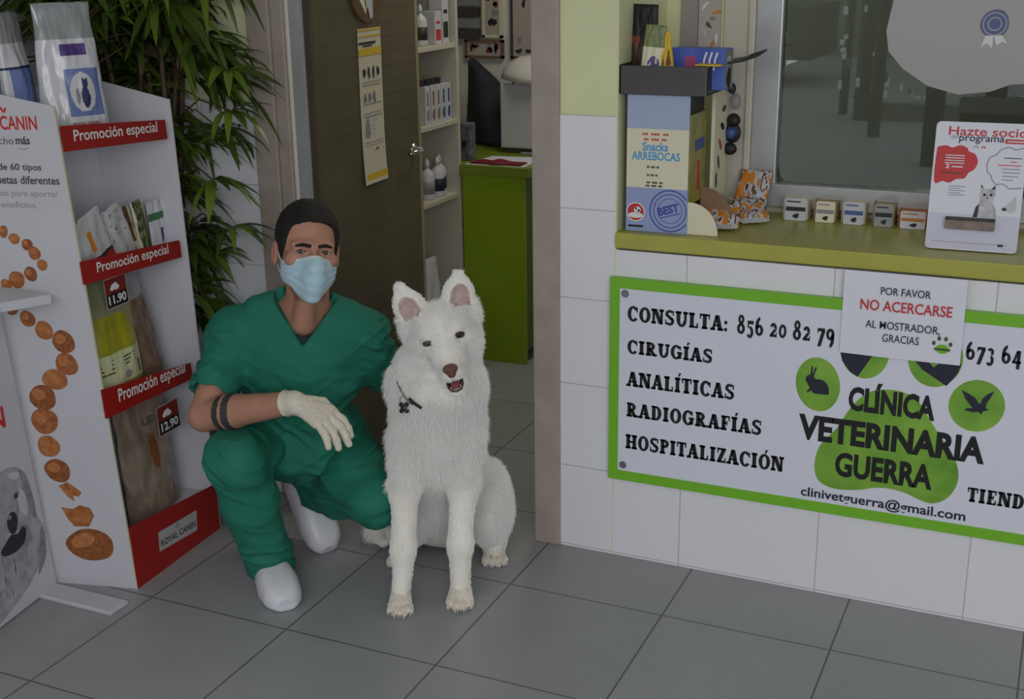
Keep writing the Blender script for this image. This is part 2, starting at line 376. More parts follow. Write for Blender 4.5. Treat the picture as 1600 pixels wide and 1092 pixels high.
# street outside the open shop front (seen only as reflections in the glass)
dk = mat('street_dark', (50, 52, 52), .7); fac = mat('street_facade', (112, 112, 106), .8, .05, 3); asph = mat('street_asphalt', (90, 90, 92), .9)
b = MB(); b.box((-9, -14.3, 0), (9, -14, 7), fac)
for k in range(6): b.box((-8 + k * 2.7, -14.0, .9), (-6.8 + k * 2.7, -13.96, 2.4), dk)
struct(b, 'wall_street')
# van and posts, plus pale bits and blocks added for reflections in the pane
b = MB(); vw = mat('street_pale', (226, 226, 226), .5)
b.box((-5.5, -10.8, .35), (-3.2, -9.0, 1.0), dk); b.box((.9, -11.0, .3), (3.4, -9.2, .62), vw); b.box((1.2, -10.9, .62), (3.1, -9.3, 1.15), dk)
b.box((-.78, -3.25, 0), (-.36, -3.0, .60), dk); b.box((-1.16, -3.6, 0), (-1.02, -3.4, .66), dk)
for x, y, h, r in ((-2.05, -6.2, 3.0, .13), (-1.78, -5.0, 2.6, .06), (-2.35, -6.6, 2.8, .05), (.25, -6.5, 1.5, .05), (1.55, -5.2, .95, .05)): b.tube([(x, y, 0), (x + .05, y, h)], r, dk, 10)
rs_ = random.Random(9)
for k in range(26): x = rs_.uniform(-2.3, -1.5); z = rs_.uniform(.25, 1.3); r = rs_.uniform(.015, .045); b.box((x, -5.9, z), (x + r, -5.85, z + r * rs_.uniform(1, 3)), vw if k % 3 else fac)
for k in range(16): x = -1.62 + .075 * k; z = .20 + rs_.uniform(0, .10); b.box((x, -6.1, z), (x + rs_.uniform(.03, .09), -6.05, z + rs_.uniform(.012, .03)), vw)
b.box((-1.9, -6.4, 0), (-.2, -6.2, .17), fac); b.box((-1.80, -6.6, 1.13), (-1.55, -6.55, 1.6), vw)  # pale panel added to mirror as a bright gap of sky
struct(b, 'street_reflection_props')
b = MB()
for x in (-2.9, -.55, 2.5): b.box((x, -1.15, 0), (x + .12, -1.03, 2.85), dk)
struct(b, 'trim_2')
# ================================================================== COUNTER, SIGN AND WHAT STANDS ON THE COUNTER
black = mat('print_black', (18, 18, 22), .55); ink = mat('print_ink', (30, 32, 52), .6); red = mat('print_red', (196, 40, 44), .5)
grey_p = mat('print_grey', (140, 140, 146), .6); lgrey = mat('print_light_grey', (196, 197, 204), .6); paper = mat('white_paper', (224, 224, 236), .6)
brown_p = mat('print_brown', (104, 70, 44), .6); orange_p = mat('print_orange', (210, 130, 40), .55); yellow_p = mat('print_yellow', (216, 178, 48), .55)
cream = mat('cream_card', (222, 216, 190), .65, .03, 30); tan = mat('tan_card', (176, 152, 108), .7, .05, 40); blue_p = mat('print_blue', (62, 84, 150), .5)
lime = mat('lime_green', (120, 186, 44), .35); sign_w = mat('sign_white', (222, 224, 238), .14, spec=.5)
leafg = mat('leaf_print', (96, 150, 44), .3, rgb2=(140, 186, 70), scale=9)
steel = mat('steel_bolt', (150, 152, 156), .3, metal=.9)
# ---- clinic sign
t = thing('clinic_sign', 'white clinic sign with lime border and paw logo on the tiled counter front', 'sign', (-.37, 3.17, .253))
b = MB(); b.box((-1.125, 3.163, .268), (.385, 3.178, .842), sign_w); b.build('panel', t, bevel=.001)
b = MB()
for lo, hi in (((-1.14, 3.160, .253), (.40, 3.179, .282)), ((-1.14, 3.160, .827), (.40, 3.179, .856)), ((-1.14, 3.160, .282), (-1.112, 3.179, .827)), ((.372, 3.160, .282), (.40, 3.179, .827))): b.box(lo, hi, lime)
b.build('border', t)['label'] = 'lime green border'
M = frame_mat((0, 3.163, 0), (1, 0, 0), (0, 0, 1))
b = MB()
for s_, x0, x1, y, h in (('CONSULTA:', -1.089, -.802, .735, .043), ('856 20 82 79', -.779, -.519, .734, .052), ('CIRUGÍAS', -1.088, -.842, .640, .040), ('ANALÍTICAS', -1.088, -.777, .543, .044),
                         ('RADIOGRAFÍAS', -1.088, -.698, .451, .043), ('HOSPITALIZACIÓN', -1.089, -.633, .353, .044), ('673 64', -.197, -.066, .732, .048), ('TIEND', -.159, -.021, .350, .040)):
    slab_text(b, s_, x0, x1, y, h, black, M)
b.build('service_lettering', t)['label'] = 'black slab lettering of the services and telephone'
b = MB()
b.poly(sm([(-.384, .626), (-.42, .615), (-.451, .587), (-.475, .55), (-.50, .50), (-.535, .455), (-.55, .41), (-.548, .365), (-.53, .338), (-.49, .328), (-.434, .334), (-.39, .348), (-.352, .352), (-.31, .346),
        (-.27, .332), (-.237, .330), (-.205, .352), (-.187, .39), (-.186, .43), (-.205, .475), (-.24, .52), (-.273, .568), (-.30, .605), (-.34, .625)]), leafg, M)
for cx, cy, rx, ry, ro in ((-.556, .617, .058, .075, .12), (-.159, .612, .066, .070, -.5), (-.442, .725, .062, .076, .05), (-.268, .725, .066, .077, -.1)):
    b.ell(cx, cy, rx, ry, leafg, M, rot=ro, n=40)
b.poly([(-.504, .716), (-.42, .716), (-.455, .652), (-.475, .663), (-.497, .69)], ink, M, .0007)
b.poly([(-.32, .716), (-.295, .69), (-.235, .655), (-.212, .69), (-.204, .716), (-.255, .716), (-.27, .70), (-.285, .716)], ink, M, .0007)
b.poly(sm([(-.589, .628), (-.583, .64), (-.577, .643), (-.575, .665), (-.571, .664), (-.571, .645), (-.565, .664), (-.561, .661), (-.567, .64), (-.562, .632), (-.545, .631), (-.531, .62), (-.526, .604), (-.528, .592), (-.559, .591), (-.567, .592), (-.572, .598), (-.58, .592), (-.584, .594), (-.577, .605), (-.583, .616)], 3), ink, M, .0007)
b.poly([(-.199, .651), (-.186, .645), (-.165, .634), (-.152, .617), (-.146, .634), (-.135, .648), (-.121, .656), (-.127, .64), (-.136, .622), (-.137, .61), (-.129, .605), (-.142, .60), (-.146, .591), (-.155, .597), (-.166, .594), (-.186, .597), (-.183, .603), (-.168, .605), (-.185, .625)], ink, M, .0007)
b.build('paw_logo', t)['label'] = 'leaf green paw print logo with rabbit and bird silhouettes'
b = MB()
b.text('CLÍNICA', -.474, .556, -.256, .640, black, M, .001, .045); b.text('VETERINARIA', -.600, .457, -.127, .530, black, M, .001, .045)
b.text('GUERRA', -.497, .365, -.247, .436, black, M, .001, .04); b.build('name_lettering', t)['label'] = 'bold black clinic name'; b = MB(); b.text('clinivetguerra@gmail.com', -.583, .285, -.157, .322, ink, M, .001, .02)
b.build('email_lettering', t)['label'] = 'small dark e-mail address'
for k, (x, z) in enumerate(((-1.096, .812), (-1.096, .30), (.357, .812), (.357, .30))):
    b = MB(); b.lathe([(0.0, .004), (.009, .004), (.011, .002), (.011, 0)][::-1], steel, 16, frame_mat((x, 3.163, z), (1, 0, 0), (0, 0, 1))); b.build('bolt', t, smooth=False)
# ---- paper note
t = thing('paper_note', 'white paper note with red line taped over the top of the clinic sign', 'note', (-.357, 3.155, .715))
b = MB(); b.grid(lambda u, v: (-.505 + .297 * u, 3.1565 - .0035 * math.sin(PI * u) * (1 - v) - (.004 if v > 1 else 0), .715 + .221 * v), 12, 10, paper); b.build('sheet', t, smooth=True)
M = frame_mat((0, 3.152, 0), (1, 0, 0), (0, 0, 1)); b = MB()
b.text('POR FAVOR', -.412, .880, -.291, .900, ink, M, 0, .006); b.text('NO ACERCARSE', -.460, .837, -.237, .865, red, M, 0, .01)
b.text('AL MOSTRADOR,', -.444, .787, -.262, .811, ink, M, 0, .006); b.text('GRACIAS', -.400, .757, -.310, .778, ink, M, 0, .006)
b.build('lettering', t)['label'] = 'black and red printed lettering'; b = MB(); b.ell(-.253, .754, .016, .012, lime, M, 0); b.rect(-.272, .750, -.234, .756, mat('dark_leaf', (60, 84, 36), .6), M, .0003)
for x, y in ((-.274, .768), (-.262, .781), (-.246, .781), (-.234, .768)): b.ell(x, y, .0042, .006, mat('dark_leaf', (60, 84, 36), .6), M, 0, n=12)
b.build('paw_mark', t)['label'] = 'small green and dark paw mark'
# ---- pouches / sachets --------------------------------------------------------------------------------
def pouch(mb, w, h, d, M, pic, seed=0, top=1.0, neck=None, crinkle=.004, nu=34, nv=44, backmat=None):
    """gusseted bag standing on its base; pic(s, t) gives the front material (s -1..1, t 0..1). Returns the surface function."""
    rnd = random.Random(seed); ox = rnd.uniform(0, 50)
    def prof(t):
        dep = (1 - t) ** .55 if t > .08 else (.75 + .25 * t / .08) * (.92 ** .55)
        wd = 1 + (top - 1) * t
        if neck: wd *= 1 - neck * math.exp(-((t - .82) / .13) ** 2); 
        return wd, dep
    def fr(s, t, off=0, sign=-1):
        wd, dep = prof(t)
        q = max(0, 1 - abs(s) ** 2.6) ** .6
        n_ = noise.noise((s * 2.3 + ox, t * 3.4, sign * 3)) * crinkle * 1.6 * (.3 + q) + noise.noise((s * 7 + ox, t * 9, 7)) * crinkle * .5
        y = sign * (d / 2 * dep * q + off) + n_ * (1 if t < .97 else .3)
        return (w / 2 * s * wd, y, h * t)
    for sign in (-1, 1):
        for j in range(nv):
            for i in range(nu):
                s0, s1, t0, t1 = -1 + 2 * i / nu, -1 + 2 * (i + 1) / nu, j / nv, (j + 1) / nv
                mt = pic((s0 + s1) / 2, (t0 + t1) / 2) if sign < 0 or backmat is None else backmat
                p = [fr(s0, t0, 0, sign), fr(s1, t0, 0, sign), fr(s1, t1, 0, sign), fr(s0, t1, 0, sign)]
                mb.add(p if sign < 0 else p[::-1], [(0, 1, 2, 3)], mt, M)
    n = 16; ring_ = [fr(-1 + 2 * i / n, 0, 0, -1) for i in range(n + 1)] + [fr(1 - 2 * i / n, 0, 0, 1) for i in range(1, n)]
    mb.add(ring_, [tuple(range(len(ring_) - 1, -1, -1))], backmat or pic(0, 0), M)
    return fr
def weld(o, dist=.0004):
    import bmesh
    bm = bmesh.new(); bm.from_mesh(o.data); bmesh.ops.remove_doubles(bm, verts=bm.verts, dist=dist); bm.to_mesh(o.data); bm.free()
    o.data.polygons.foreach_set('use_smooth', [True] * len(o.data.polygons)); return o
def on_surface(mb, fr, M, w, h, text, x0, y0, x1, y1, mt, bold=.02, off=.0012):
    """writing laid on a pouch front; box in s/t units"""
    vs, fs = text_geo(text, bold); ax, bx = min(v[0] for v in vs), max(v[0] for v in vs); ay, by = min(v[1] for v in vs), max(v[1] for v in vs)
    mb.add([fr(x0 + (x - ax) / (bx - ax) * (x1 - x0), y0 + (y - ay) / (by - ay) * (y1 - y0), off) for x, y in vs], fs, mt, M)
def rotz(a): return Matrix.Rotation(a, 4, 'Z')
# ---- snack rack
gun = mat('gunmetal_tray', (84, 80, 82), .42, .1, 18, metal=.35); gun_d = mat('dark_rack', (44, 46, 44), .6); lav = mat('lavender_card', (166, 178, 208), .55); lav_d = mat('lavender_card_low', (150, 162, 204), .55)
sky = mat('print_sky_blue', (84, 160, 210), .5); stamp = mat('stamp_blue', (70, 84, 160), .55); cream_b = mat('cream_board', (222, 217, 190), .55); pack_y = mat('yellow_green_pack', (170, 160, 62), .4, rgb2=(120, 124, 60), scale=18)
t = thing('snack_rack', 'counter snack rack with lavender and cream poster board under a dark tray', 'display rack', (-1.0, 3.33, .981))
b = MB(); b.box((-1.112, 3.205, .982), (-.939, 3.211, 1.352), lav); M = frame_mat((0, 3.205, 0), (1, 0, 0), (0, 0, 1))
b.rect(-1.112, 1.103, -.939, 1.262, cream_b, M); b.rect(-1.112, .982, -.939, 1.103, lav_d, M)
b.text('Snacks', -1.068, 1.203, -.996, 1.227, sky, M, .0008, .03); b.text('ARREBOCAS', -1.098, 1.178, -.962, 1.201, sky, M, .0008, .03)
for z, x0, x1, mm in ((1.248, -1.068, -.994, red), (1.234, -1.064, -1.0, red), (1.160, -1.054, -1.019, black), (1.138, -1.054, -1.023, black), (1.118, -1.054, -1.008, black), (1.109, -1.056, -1.01, black)):
    for k in range(9):
        if k not in (2, 6): b.rect(x0 + (x1 - x0) * k / 9, z - .0028, x0 + (x1 - x0) * (k + .8) / 9, z + .0028, mm, M, .0008)
for r_, wd in ((.058, .004), (.047, .003), (.035, .002)): b.ring(-.987, 1.043, r_, wd, stamp, M, .0008, a0=.62 if r_ > .05 else 0, a1=5.66 if r_ > .05 else 6.283)
Ms = M @ Matrix.Translation((-.990, 1.043, 0)) @ Matrix.Rotation(.28, 4, 'Z'); b.text('BEST', -.03, -.008, .03, .016, stamp, Ms, .0008, .05); b.line([(-.03, -.013), (.03, -.013)], .003, stamp, Ms, .0008)
b.ell(-1.084, 1.035, .0265, .0265, wht, M, .0007); b.ell(-1.084, 1.035, .0235, .0235, red, M, .0009); b.ell(-1.084, 1.026, .021, .008, wht, M, .0011); b.ell(-1.079, 1.041, .010, .009, wht, M, .0011); b.ell(-1.075, 1.039, .004, .003, black, M, .0013); b.ell(-1.083, 1.045, .003, .003, black, M, .0013)
b.line([(-1.105, .996), (-1.062, .996)], .006, ink, M, .0008)
b.build('poster_board', t)['label'] = 'tall lavender and cream poster board'
b = MB(); b.box((-1.10, 3.212, .982), (-.945, 3.36, 1.35), gun_d); b.build('rack_body', t)
b = MB(); b.box((-.944, 3.215, 1.06), (-.936, 3.36, 1.30), pack_y); b.box((-.936, 3.25, 1.20), (-.935, 3.34, 1.23), blue_p); b.box((-.936, 3.28, 1.09), (-.935, 3.30, 1.17), red)
b.build('side_pack', t)['label'] = 'yellow green printed side card'
b = MB(); b.box((-.925, 3.37, 1.05), (-.915, 3.50, 1.35), cream); M2 = frame_mat((-.915, 0, 0), (0, 1, 0), (0, 0, 1))
for k in range(5): b.ell(3.40 + .018 * (k % 2) + .03 * (k // 2), 1.10 + .048 * k, .009, .022, (black, ink, red, ink, brown_p)[k], M2, rot=.4 * k)
b.build('printed_back_card', t)
b = MB(); b.box((-1.132, 3.192, 1.36), (-.89, 3.45, 1.366), gun); b.box((-1.132, 3.188, 1.353), (-.892, 3.193, 1.428), gun); b.box((-.897, 3.193, 1.353), (-.892, 3.45, 1.425), gun_d)
b.box((-1.132, 3.188, 1.353), (-1.124, 3.45, 1.43), gun_d); b.box((-1.10, 3.22, 1.351), (-.90, 3.40, 1.36), gun_d)
b.prism([(0, 0), (.075, .012), (.10, .03), (.098, .034), (.072, .017), (0, .006)], 0, .18, gun_d, frame_mat((-.893, 3.43, 1.425), (1, 0, 0), (0, 0, 1)))
b.build('tray', t, bevel=.002)['label'] = 'dark metal tray on top'
b = MB()
half = [(.0, 0)] + [(.085 * math.cos(a) ** .9 if math.cos(a) > 0 else 0, .088 * math.sin(a)) for a in [i * PI / 2 / 14 for i in range(15)]]
b.prism([(x, y) for x, y in half], 0, .004, cream, frame_mat((-.939, 3.213, .982), (1, 0, 0), (0, 0, 1))); b.build('rounded_side_flap', t, bevel=.001)['label'] = 'cream quarter-round cardboard flap'
b = MB(); b.prism([(x * 1.15, y * 1.28) for x, y in half], 0, .004, mat('brown_card', (140, 110, 86), .7), frame_mat((-.935, 3.32, .982), (1, 0, 0), (0, 0, 1))); b.build('rounded_side_flap', t, bevel=.001)['label'] = 'brown quarter-round cardboard flap'
mt_ = [orange_p, wht, brown_p, blue_p, yellow_p]
def pic_snack(sd):
    def f(s, t_):
        n = noise.noise((s * 2.2 + sd * 7, t_ * 3.1, sd)); return orange_p if n > .12 else lgrey if n > -.12 else brown_p if n > -.3 else lgrey
    return f
for k, (x, y, a, ti, hh, lab) in enumerate(((-.862, 3.275, .2, 1.0, .085, 'orange snack packet between the two rounded cardboard flaps of the rack'), (-.80, 3.39, .5, 1.15, .11, 'orange and white snack packet slumped behind the brown rounded flap'), (-.845, 3.505, -.1, .5, .125, 'brown and orange snack packet leaning highest behind the other snack packets'))):
    t2 = MB(); Mx = Matrix.Translation((x, y, .984 + .012)) @ rotz(a) @ Matrix.Rotation(-ti, 4, 'X'); pouch(t2, .095, hh, .026, Mx, pic_snack(k), k, nu=22, nv=22)
    o = weld(t2.build('snack_packet', loc=(x, y, .984))); tag(o, lab, 'snack packet', 'loose snack packets by the rack')
# things on the tray
b = MB(); M = Matrix.Translation((-1.090, 3.262, 1.366)) @ rotz(-.05)
pic = lambda s, t_: black if t_ > .62 else (red if t_ > .50 and s < -.3 and noise.noise((s * 9, t_ * 20, 0)) > 0 else mat('dark_brown_print', (62, 44, 34), .5))
pouch(b, .070, .215, .045, M @ Matrix.Rotation(.03, 4, 'Y'), pic, 3, top=1.02); o = weld(b.build('treat_bag', loc=(-1.090, 3.262, 1.366))); tag(o, 'dark brown treat bag with black rounded top on the rack tray', 'treat bag')
b = MB(); olive_d = mat('olive_print', (120, 130, 84), .45)
pic = lambda s, t_: olive_d if t_ > .66 else (mat('violet_print', (86, 78, 128), .5) if (abs(s - .1) / .55) ** 2 + ((t_ - .33) / .2) ** 2 < 1 and noise.noise((s * 5, t_ * 14, 2)) > -.25 else cream)
M = Matrix.Translation((-1.052, 3.217, 1.366)) @ rotz(.1); pouch(b, .07, .165, .04, M @ Matrix.Rotation(.08, 4, 'Y'), pic, 5, top=.8); o = weld(b.build('treat_bag', loc=(-1.052, 3.217, 1.366))); tag(o, 'cream and olive treat bag with violet figure beside the dark bag', 'treat bag')
b = MB()
def pic_y(s, t_):
    n = noise.noise((s * 2.4, t_ * 5, 11)); return (wht if n > .1 else black if n > -.12 else yellow_p) if t_ < .42 and s > -.2 else (brown_p if n > .22 else yellow_p)
M = Matrix.Translation((-1.012, 3.222, 1.366)) @ rotz(-.2); pouch(b, .058, .15, .04, M, pic_y, 6, top=.35); o = weld(b.build('treat_bag', loc=(-1.012, 3.222, 1.366))); tag(o, 'yellow pointed treat bag leaning on the blue carton', 'treat bag')
bluebox = mat('blue_carton', (52, 70, 168), .4, rgb2=(92, 120, 200), scale=10)
t = thing('blue_carton', 'glossy blue carton on the rack tray above the poster board', 'carton', (-.915, 3.27, 1.366))
M = Matrix.Translation((-.915, 3.27, 1.366)) @ rotz(-.10); b = MB(); b.box((-.09, -.03, 0), (.06, .03, .105), bluebox, M); Mf = M @ frame_mat((0, -.03, 0), (1, 0, 0), (0, 0, 1))
b.rect(-.05, .055, -.02, .085, mat('print_magenta', (170, 70, 120), .5), Mf); b.rect(-.052, .035, -.015, .055, orange_p, Mf)
for k in range(3): b.line([(.0 + .015 * k, .05), (.004 + .015 * k, .08), (.010 + .015 * k, .096)], .005, wht, Mf)
b.ell(-.03, .018, .02, .008, sky, Mf, wob=.3)
b.build('carton_body', t, bevel=.001)
b = MB(); Mr = M @ frame_mat((.06, 0, 0), (0, 1, 0), (0, 0, 1)); b.rect(-.028, .004, .028, .101, grey_p, Mr, .0008); b.ell(0, .03, .018, .024, black, Mr, .0012, wob=.2); b.ell(0, .075, .016, .012, lgrey, Mr, .0012)
b.build('end_panel', t)['label'] = 'grey printed end panel'
b = MB(); b.box((-.93, 3.205, 1.4285), (-.86, 3.26, 1.4335), yellow_p); tag(b.build('flat_packet', loc=(-.9, 3.23, 1.428), bevel=.002), 'flat yellow packet lying on the front edge of the dark tray', 'packet')
# blue and black toy bag hanging on the back of the rack
b = MB(); M = frame_mat((-.90, 3.50, 1.22), (1, 0, 0), (0, 0, 1))
for k, (x, y, rx, ry, mm) in enumerate(((0, 0, .026, .03, ink), (.004, .035, .02, .02, black), (-.004, -.045, .022, .018, black), (.0, .0, .014, .016, blue_p), (.01, .09, .016, .022, grey_p), (.0, .125, .012, .016, gun_d))):
    b.sphere((x, y, .004 * k), (rx, ry, .012), mm, 14, M)
tag(b.build('hanging_toy', loc=(-.90, 3.5, 1.17), smooth=True), 'dark blue toy pack hanging beside the snack rack', 'pet toy')
# notices on the window wall
b = MB(); b.box((-1.085, 3.585, 1.30), (-1.035, 3.5945, 1.72), mat('mauve_sheet', (160, 150, 150), .6)); tag(b.build('mauve_notice', loc=(-1.06, 3.59, 1.3)), 'narrow mauve sheet on the green wall beside the window', 'notice')
t = thing('animal_poster', 'pale animal poster on the green wall beside the window frame', 'poster', (-1.0, 3.59, 1.33))
b = MB(); b.box((-1.033, 3.586, 1.36), (-.968, 3.5945, 1.75), mat('poster_grey', (186, 178, 172), .5)); b.build('sheet', t)
M = frame_mat((0, 3.586, 0), (1, 0, 0), (0, 0, 1)); b = MB()
for k in range(9): b.ell(-1.015 + .012 * (k % 4), 1.42 + .018 * k, .012, .005, (brown_p, grey_p, orange_p, wht, lgrey)[k % 5], M, rot=.5 * k, wob=.4, seed=k)
b.build('picture', t)
# ---- leaflet display card
t = thing('leaflet_display', 'white card display with red cloud and cat photo on the olive worktop', 'display stand', (-.22, 3.31, .981))
lean = Vector((0.0, .045, .30)).normalized()
M = frame_mat((-.328, 3.266, .984), (.99, .03, 0), lean); Wc, Hc = .218, .318
def rrect(x0, y0, x1, y1, r, n=6):
    out = []
    for cx, cy, a in ((x1 - r, y0 + r, -PI / 2), (x1 - r, y1 - r, 0), (x0 + r, y1 - r, PI / 2), (x0 + r, y0 + r, PI)):
        out += [(cx + r * math.cos(a + PI / 2 * k / n), cy + r * math.sin(a + PI / 2 * k / n)) for k in range(n + 1)]
    return out
b = MB(); b.prism(rrect(0, 0, Wc, Hc, .012), -.005, 0, paper, M); b.build('card', t)
b = MB(); X = lambda u: u * Wc
b.text('Hazte socio', X(.14), Hc * .895, X(.985), Hc * .965, red, M, bold=.012); b.text('programa', X(.26), Hc * .835, X(.745), Hc * .892, ink, M, bold=.01); b.text('del', X(.17), Hc * .872, X(.25), Hc * .90, grey_p, M)
b.rect(X(.755), Hc * .845, X(.985), Hc * .88, red, M); b.line([(X(.78), Hc * .862), (X(.96), Hc * .862)], .003, paper, M, .0008)
b.line([(X(.42), Hc * .80), (X(.45), Hc * .825), (X(.48), Hc * .80)], .002, grey_p, M); b.ring(X(.53), Hc * .80, .006, .003, red, M, a0=.2, a1=2.9)
b.build('headline_lettering', t)['label'] = 'red and dark headline'; b = MB(); cl = [(.03, .53), (.03, .78), (.06, .805), (.13, .815), (.20, .80), (.28, .82), (.36, .80), (.38, .775), (.45, .755), (.485, .70), (.46, .64), (.40, .61), (.36, .565), (.27, .555), (.2, .525), (.12, .535)]
b.poly(sm([(X(x), Hc * y) for x, y in cl]), red, M)
for k in range(4): b.line([(X(.13), Hc * (.74 - .02 * k)), (X(.34), Hc * (.74 - .02 * k))], .0022, paper, M, .0008)
b.text('2', X(.14), Hc * .638, X(.185), Hc * .672, paper, M, .0008, .03); b.line([(X(.21), Hc * .652), (X(.33), Hc * .652)], .003, paper, M, .0008); b.line([(X(.1), Hc * .605), (X(.33), Hc * .60)], .0035, brown_p, M, .0008)
b.build('red_cloud', t)['label'] = 'red cloud with small white print'; b = MB(); c2 = [(.60, .62), (.585, .68), (.61, .735), (.68, .76), (.72, .80), (.80, .82), (.88, .80), (.955, .815), (.985, .80)]
b.line([(X(x), Hc * y) for x, y in c2], .0025, grey_p, M); b.line([(X(x), Hc * y) for x, y in ((.60, .62), (.64, .60), (.655, .565), (.70, .53), (.78, .535), (.85, .50), (.985, .51))], .0025, grey_p, M)
for k, (x0, x1) in enumerate(((.76, .95), (.83, .9), (.70, .95), (.75, .94), (.76, .95), (.76, .93), (.76, .88))): b.line([(X(x0), Hc * (.735 - .028 * k)), (X(x1), Hc * (.735 - .028 * k))], .0022, (ink, red)[k in (1, 2)] if k < 3 else grey_p, M)
for k in range(5): b.line([(X(.2), Hc * (.50 - .017 * k)), (X(.38 - .05 * (k % 2)), Hc * (.50 - .017 * k))], .0018, grey_p, M)
b.rect(X(0.005), Hc * .01, X(.995), Hc * .285, mat('card_lilac', (206, 206, 226), .6), M, .0003); b.line([(X(.06), Hc * .06), (X(.9), Hc * .06)], .0012, grey_p, M, .0008); b.rect(X(.79), Hc * .045, X(.85), Hc * .065, ink, M, .0008)
b.build('outlined_cloud', t)['label'] = 'outlined cloud and fine print'
b = MB(); cg = mat('cat_grey', (150, 150, 156), .6, rgb2=(210, 210, 216), scale=50)
b.poly([(X(x), Hc * y) for x, y in ((.49, .265), (.52, .35), (.55, .385), (.545, .44), (.55, .52), (.585, .49), (.66, .49), (.705, .525), (.71, .45), (.69, .395), (.73, .33), (.745, .265))], cg, M)
for x in (.595, .665): b.ell(X(x), Hc * .445, .0035, .0032, black, M, .0008)
b.ell(X(.63), Hc * .42, .002, .002, black, M, .0008); b.poly([(X(.545), Hc * .51), (X(.552), Hc * .525), (X(.585), Hc * .49)], ink, M, .0008); b.poly([(X(.705), Hc * .525), (X(.66), Hc * .49), (X(.70), Hc * .49)], ink, M, .0008)
b.poly([(X(.49), Hc * .265), (X(.515), Hc * .35), (X(.55), Hc * .37), (X(.54), Hc * .265)], gun_d, M, .0008)
b.poly([(X(.82), Hc * .33), (X(.80), Hc * .35), (X(.88), Hc * .40), (X(.93), Hc * .45), (X(.95), Hc * .33), (X(.9), Hc * .31)], lgrey, M); b.ell(X(.82), Hc * .34, .006, .004, gun_d, M, .0008)
b.build('cat_photo', t)['label'] = 'small grey cat photo'
b = MB(); b.box((X(.20), Hc * .165, 0), (X(.74), Hc * .175, .014), gun_d, M); b.box((X(.20), Hc * .165, .013), (X(.74), Hc * .235, .015), mat('brown_pocket', (88, 76, 72), .4, rgb2=(130, 108, 98), scale=30), M)
b.box((X(.20), Hc * .165, 0), (X(.21), Hc * .26, .014), gun_d, M); b.box((X(.73), Hc * .165, 0), (X(.74), Hc * .26, .014), gun_d, M); b.rect(X(.21), Hc * .2, X(.73), Hc * .262, mat('pocket_shade', (70, 74, 66), .7), M, .0006); b.build('leaflet_pocket', t)['label'] = 'dark clear leaflet pocket'  # dark rectangle on the card is the pocket's inner shade, painted
b = MB(); b.prism([(0.004, 0), (.10, 0), (.05, .27), (.044, .27)], 0, .19, mat('black_backing', (34, 36, 38), .5), frame_mat((-.322, 3.272, .9815), (0, 1, 0), (0, 0, 1)) @ Matrix.Translation((0, 0, 0.0))); b.build('back_support', t)['label'] = 'black back support'
# ---- small dispensers on the sill
def dispenser(x, w_, h_, label, front, bar_, side, low=False):
    t = thing('sample_box', label, 'sample box', (x + w_ / 2, 3.54, .981), 'small sample boxes along the window sill')
    y0, y1 = 3.505, 3.575
    b = MB(); b.box((x, y0 + .004, .982), (x + w_, y1, .982 + h_ * .82), side); b.box((x, y1 - .003, .982), (x + w_, y1, .982 + h_), gun_d); b.build('box', t)
    b = MB(); M = frame_mat((x, y0 - .014, .982), (1, 0, 0), (0, .22, 1))
    b.prism(rrect(.004, 0, w_ - .002, h_ * .95, .004, 3), -.002, 0, front, M); b.rect(.006, h_ * .40, w_ - .004, h_ * .58, bar_, M); b.ell(w_ * .55, h_ * .2, w_ * .15, h_ * .09, black, M, wob=.3); b.line([(.008, h_ * .8), (w_ * .7, h_ * .8)], .004, bar_, M)
    b.build('printed_front', t)
    b = MB(); b.prism([(0, 0), (.05, 0), (.06, h_ * .8), (.045, h_ * .98), (.01, h_ * .86)], -.0015, 0, side, frame_mat((x - .001, y0 - .002, .982), (0, 1, 0), (0, 0, 1)) @ rotz(0))
    for k in range(3): b.rect(.012, h_ * (.2 + .2 * k), .045, h_ * (.3 + .2 * k), brown_p, frame_mat((x - .0025, y0, .982), (0, 1, 0), (0, 0, 1)))
    b.build('side_flap', t)
dispenser(-.742, .066, .066, 'black and white sample box leftmost in the row on the window sill', lgrey, black, cream)
dispenser(-.655, .058, .062, 'cream sample box with a grey band, second in the row on the sill', cream, grey_p, tan)
dispenser(-.578, .06, .066, 'silver sample box with a blue band in the middle of the sill row', lgrey, blue_p, cream)
dispenser(-.495, .056, .066, 'plain grey sample box with striped tan side on the sill', mat('grey_box', (150, 152, 150), .5), ink, tan)
dispenser(-.425, .072, .05, 'low white sample box with an orange band beside the leaflet display', paper, orange_p, mat('orange_side', (206, 120, 60), .6))
# ================================================================== PET FOOD DISPLAY AND BANNER STAND (left)
DA = Vector((-2.304, 2.452, 0)); DD = Vector((-.063, .998, 0)); DU = Vector((-.055, 0, 1)); DN = Vector((.996, .062, .055)); DE = Vector((-.972, -.237, 0))
def D(s, z, off=0): return DA + DD * s + DU * z - DN * off
card_w = mat('white_cardboard', (196, 196, 203), .45, .02, 8); card_in = mat('white_cardboard_inside', (212, 210, 218), .55, .02, 8); kraft = mat('cardboard_edge', (196, 182, 128), .8)
pred = mat('promo_red', (152, 26, 22), .4); pred_d = mat('promo_red_return', (150, 24, 22), .5)
t = thing('food_display', 'white cardboard pet food display with red promotion strips and kibble print', 'display stand', (-2.5, 2.65, 0))
Ms = frame_mat(DA, -DE, (0, 0, 1))
b = MB(); b.prism([(0, 0), (-.075, 1.361), (-.15, 1.375), (-.22, 1.389), (-.42, 1.43), (-.42, 0)], -.006, 0, card_w, Ms)
b.line([(-.0005, 0), (-.0755, 1.361)], .003, kraft, Ms, .0003)
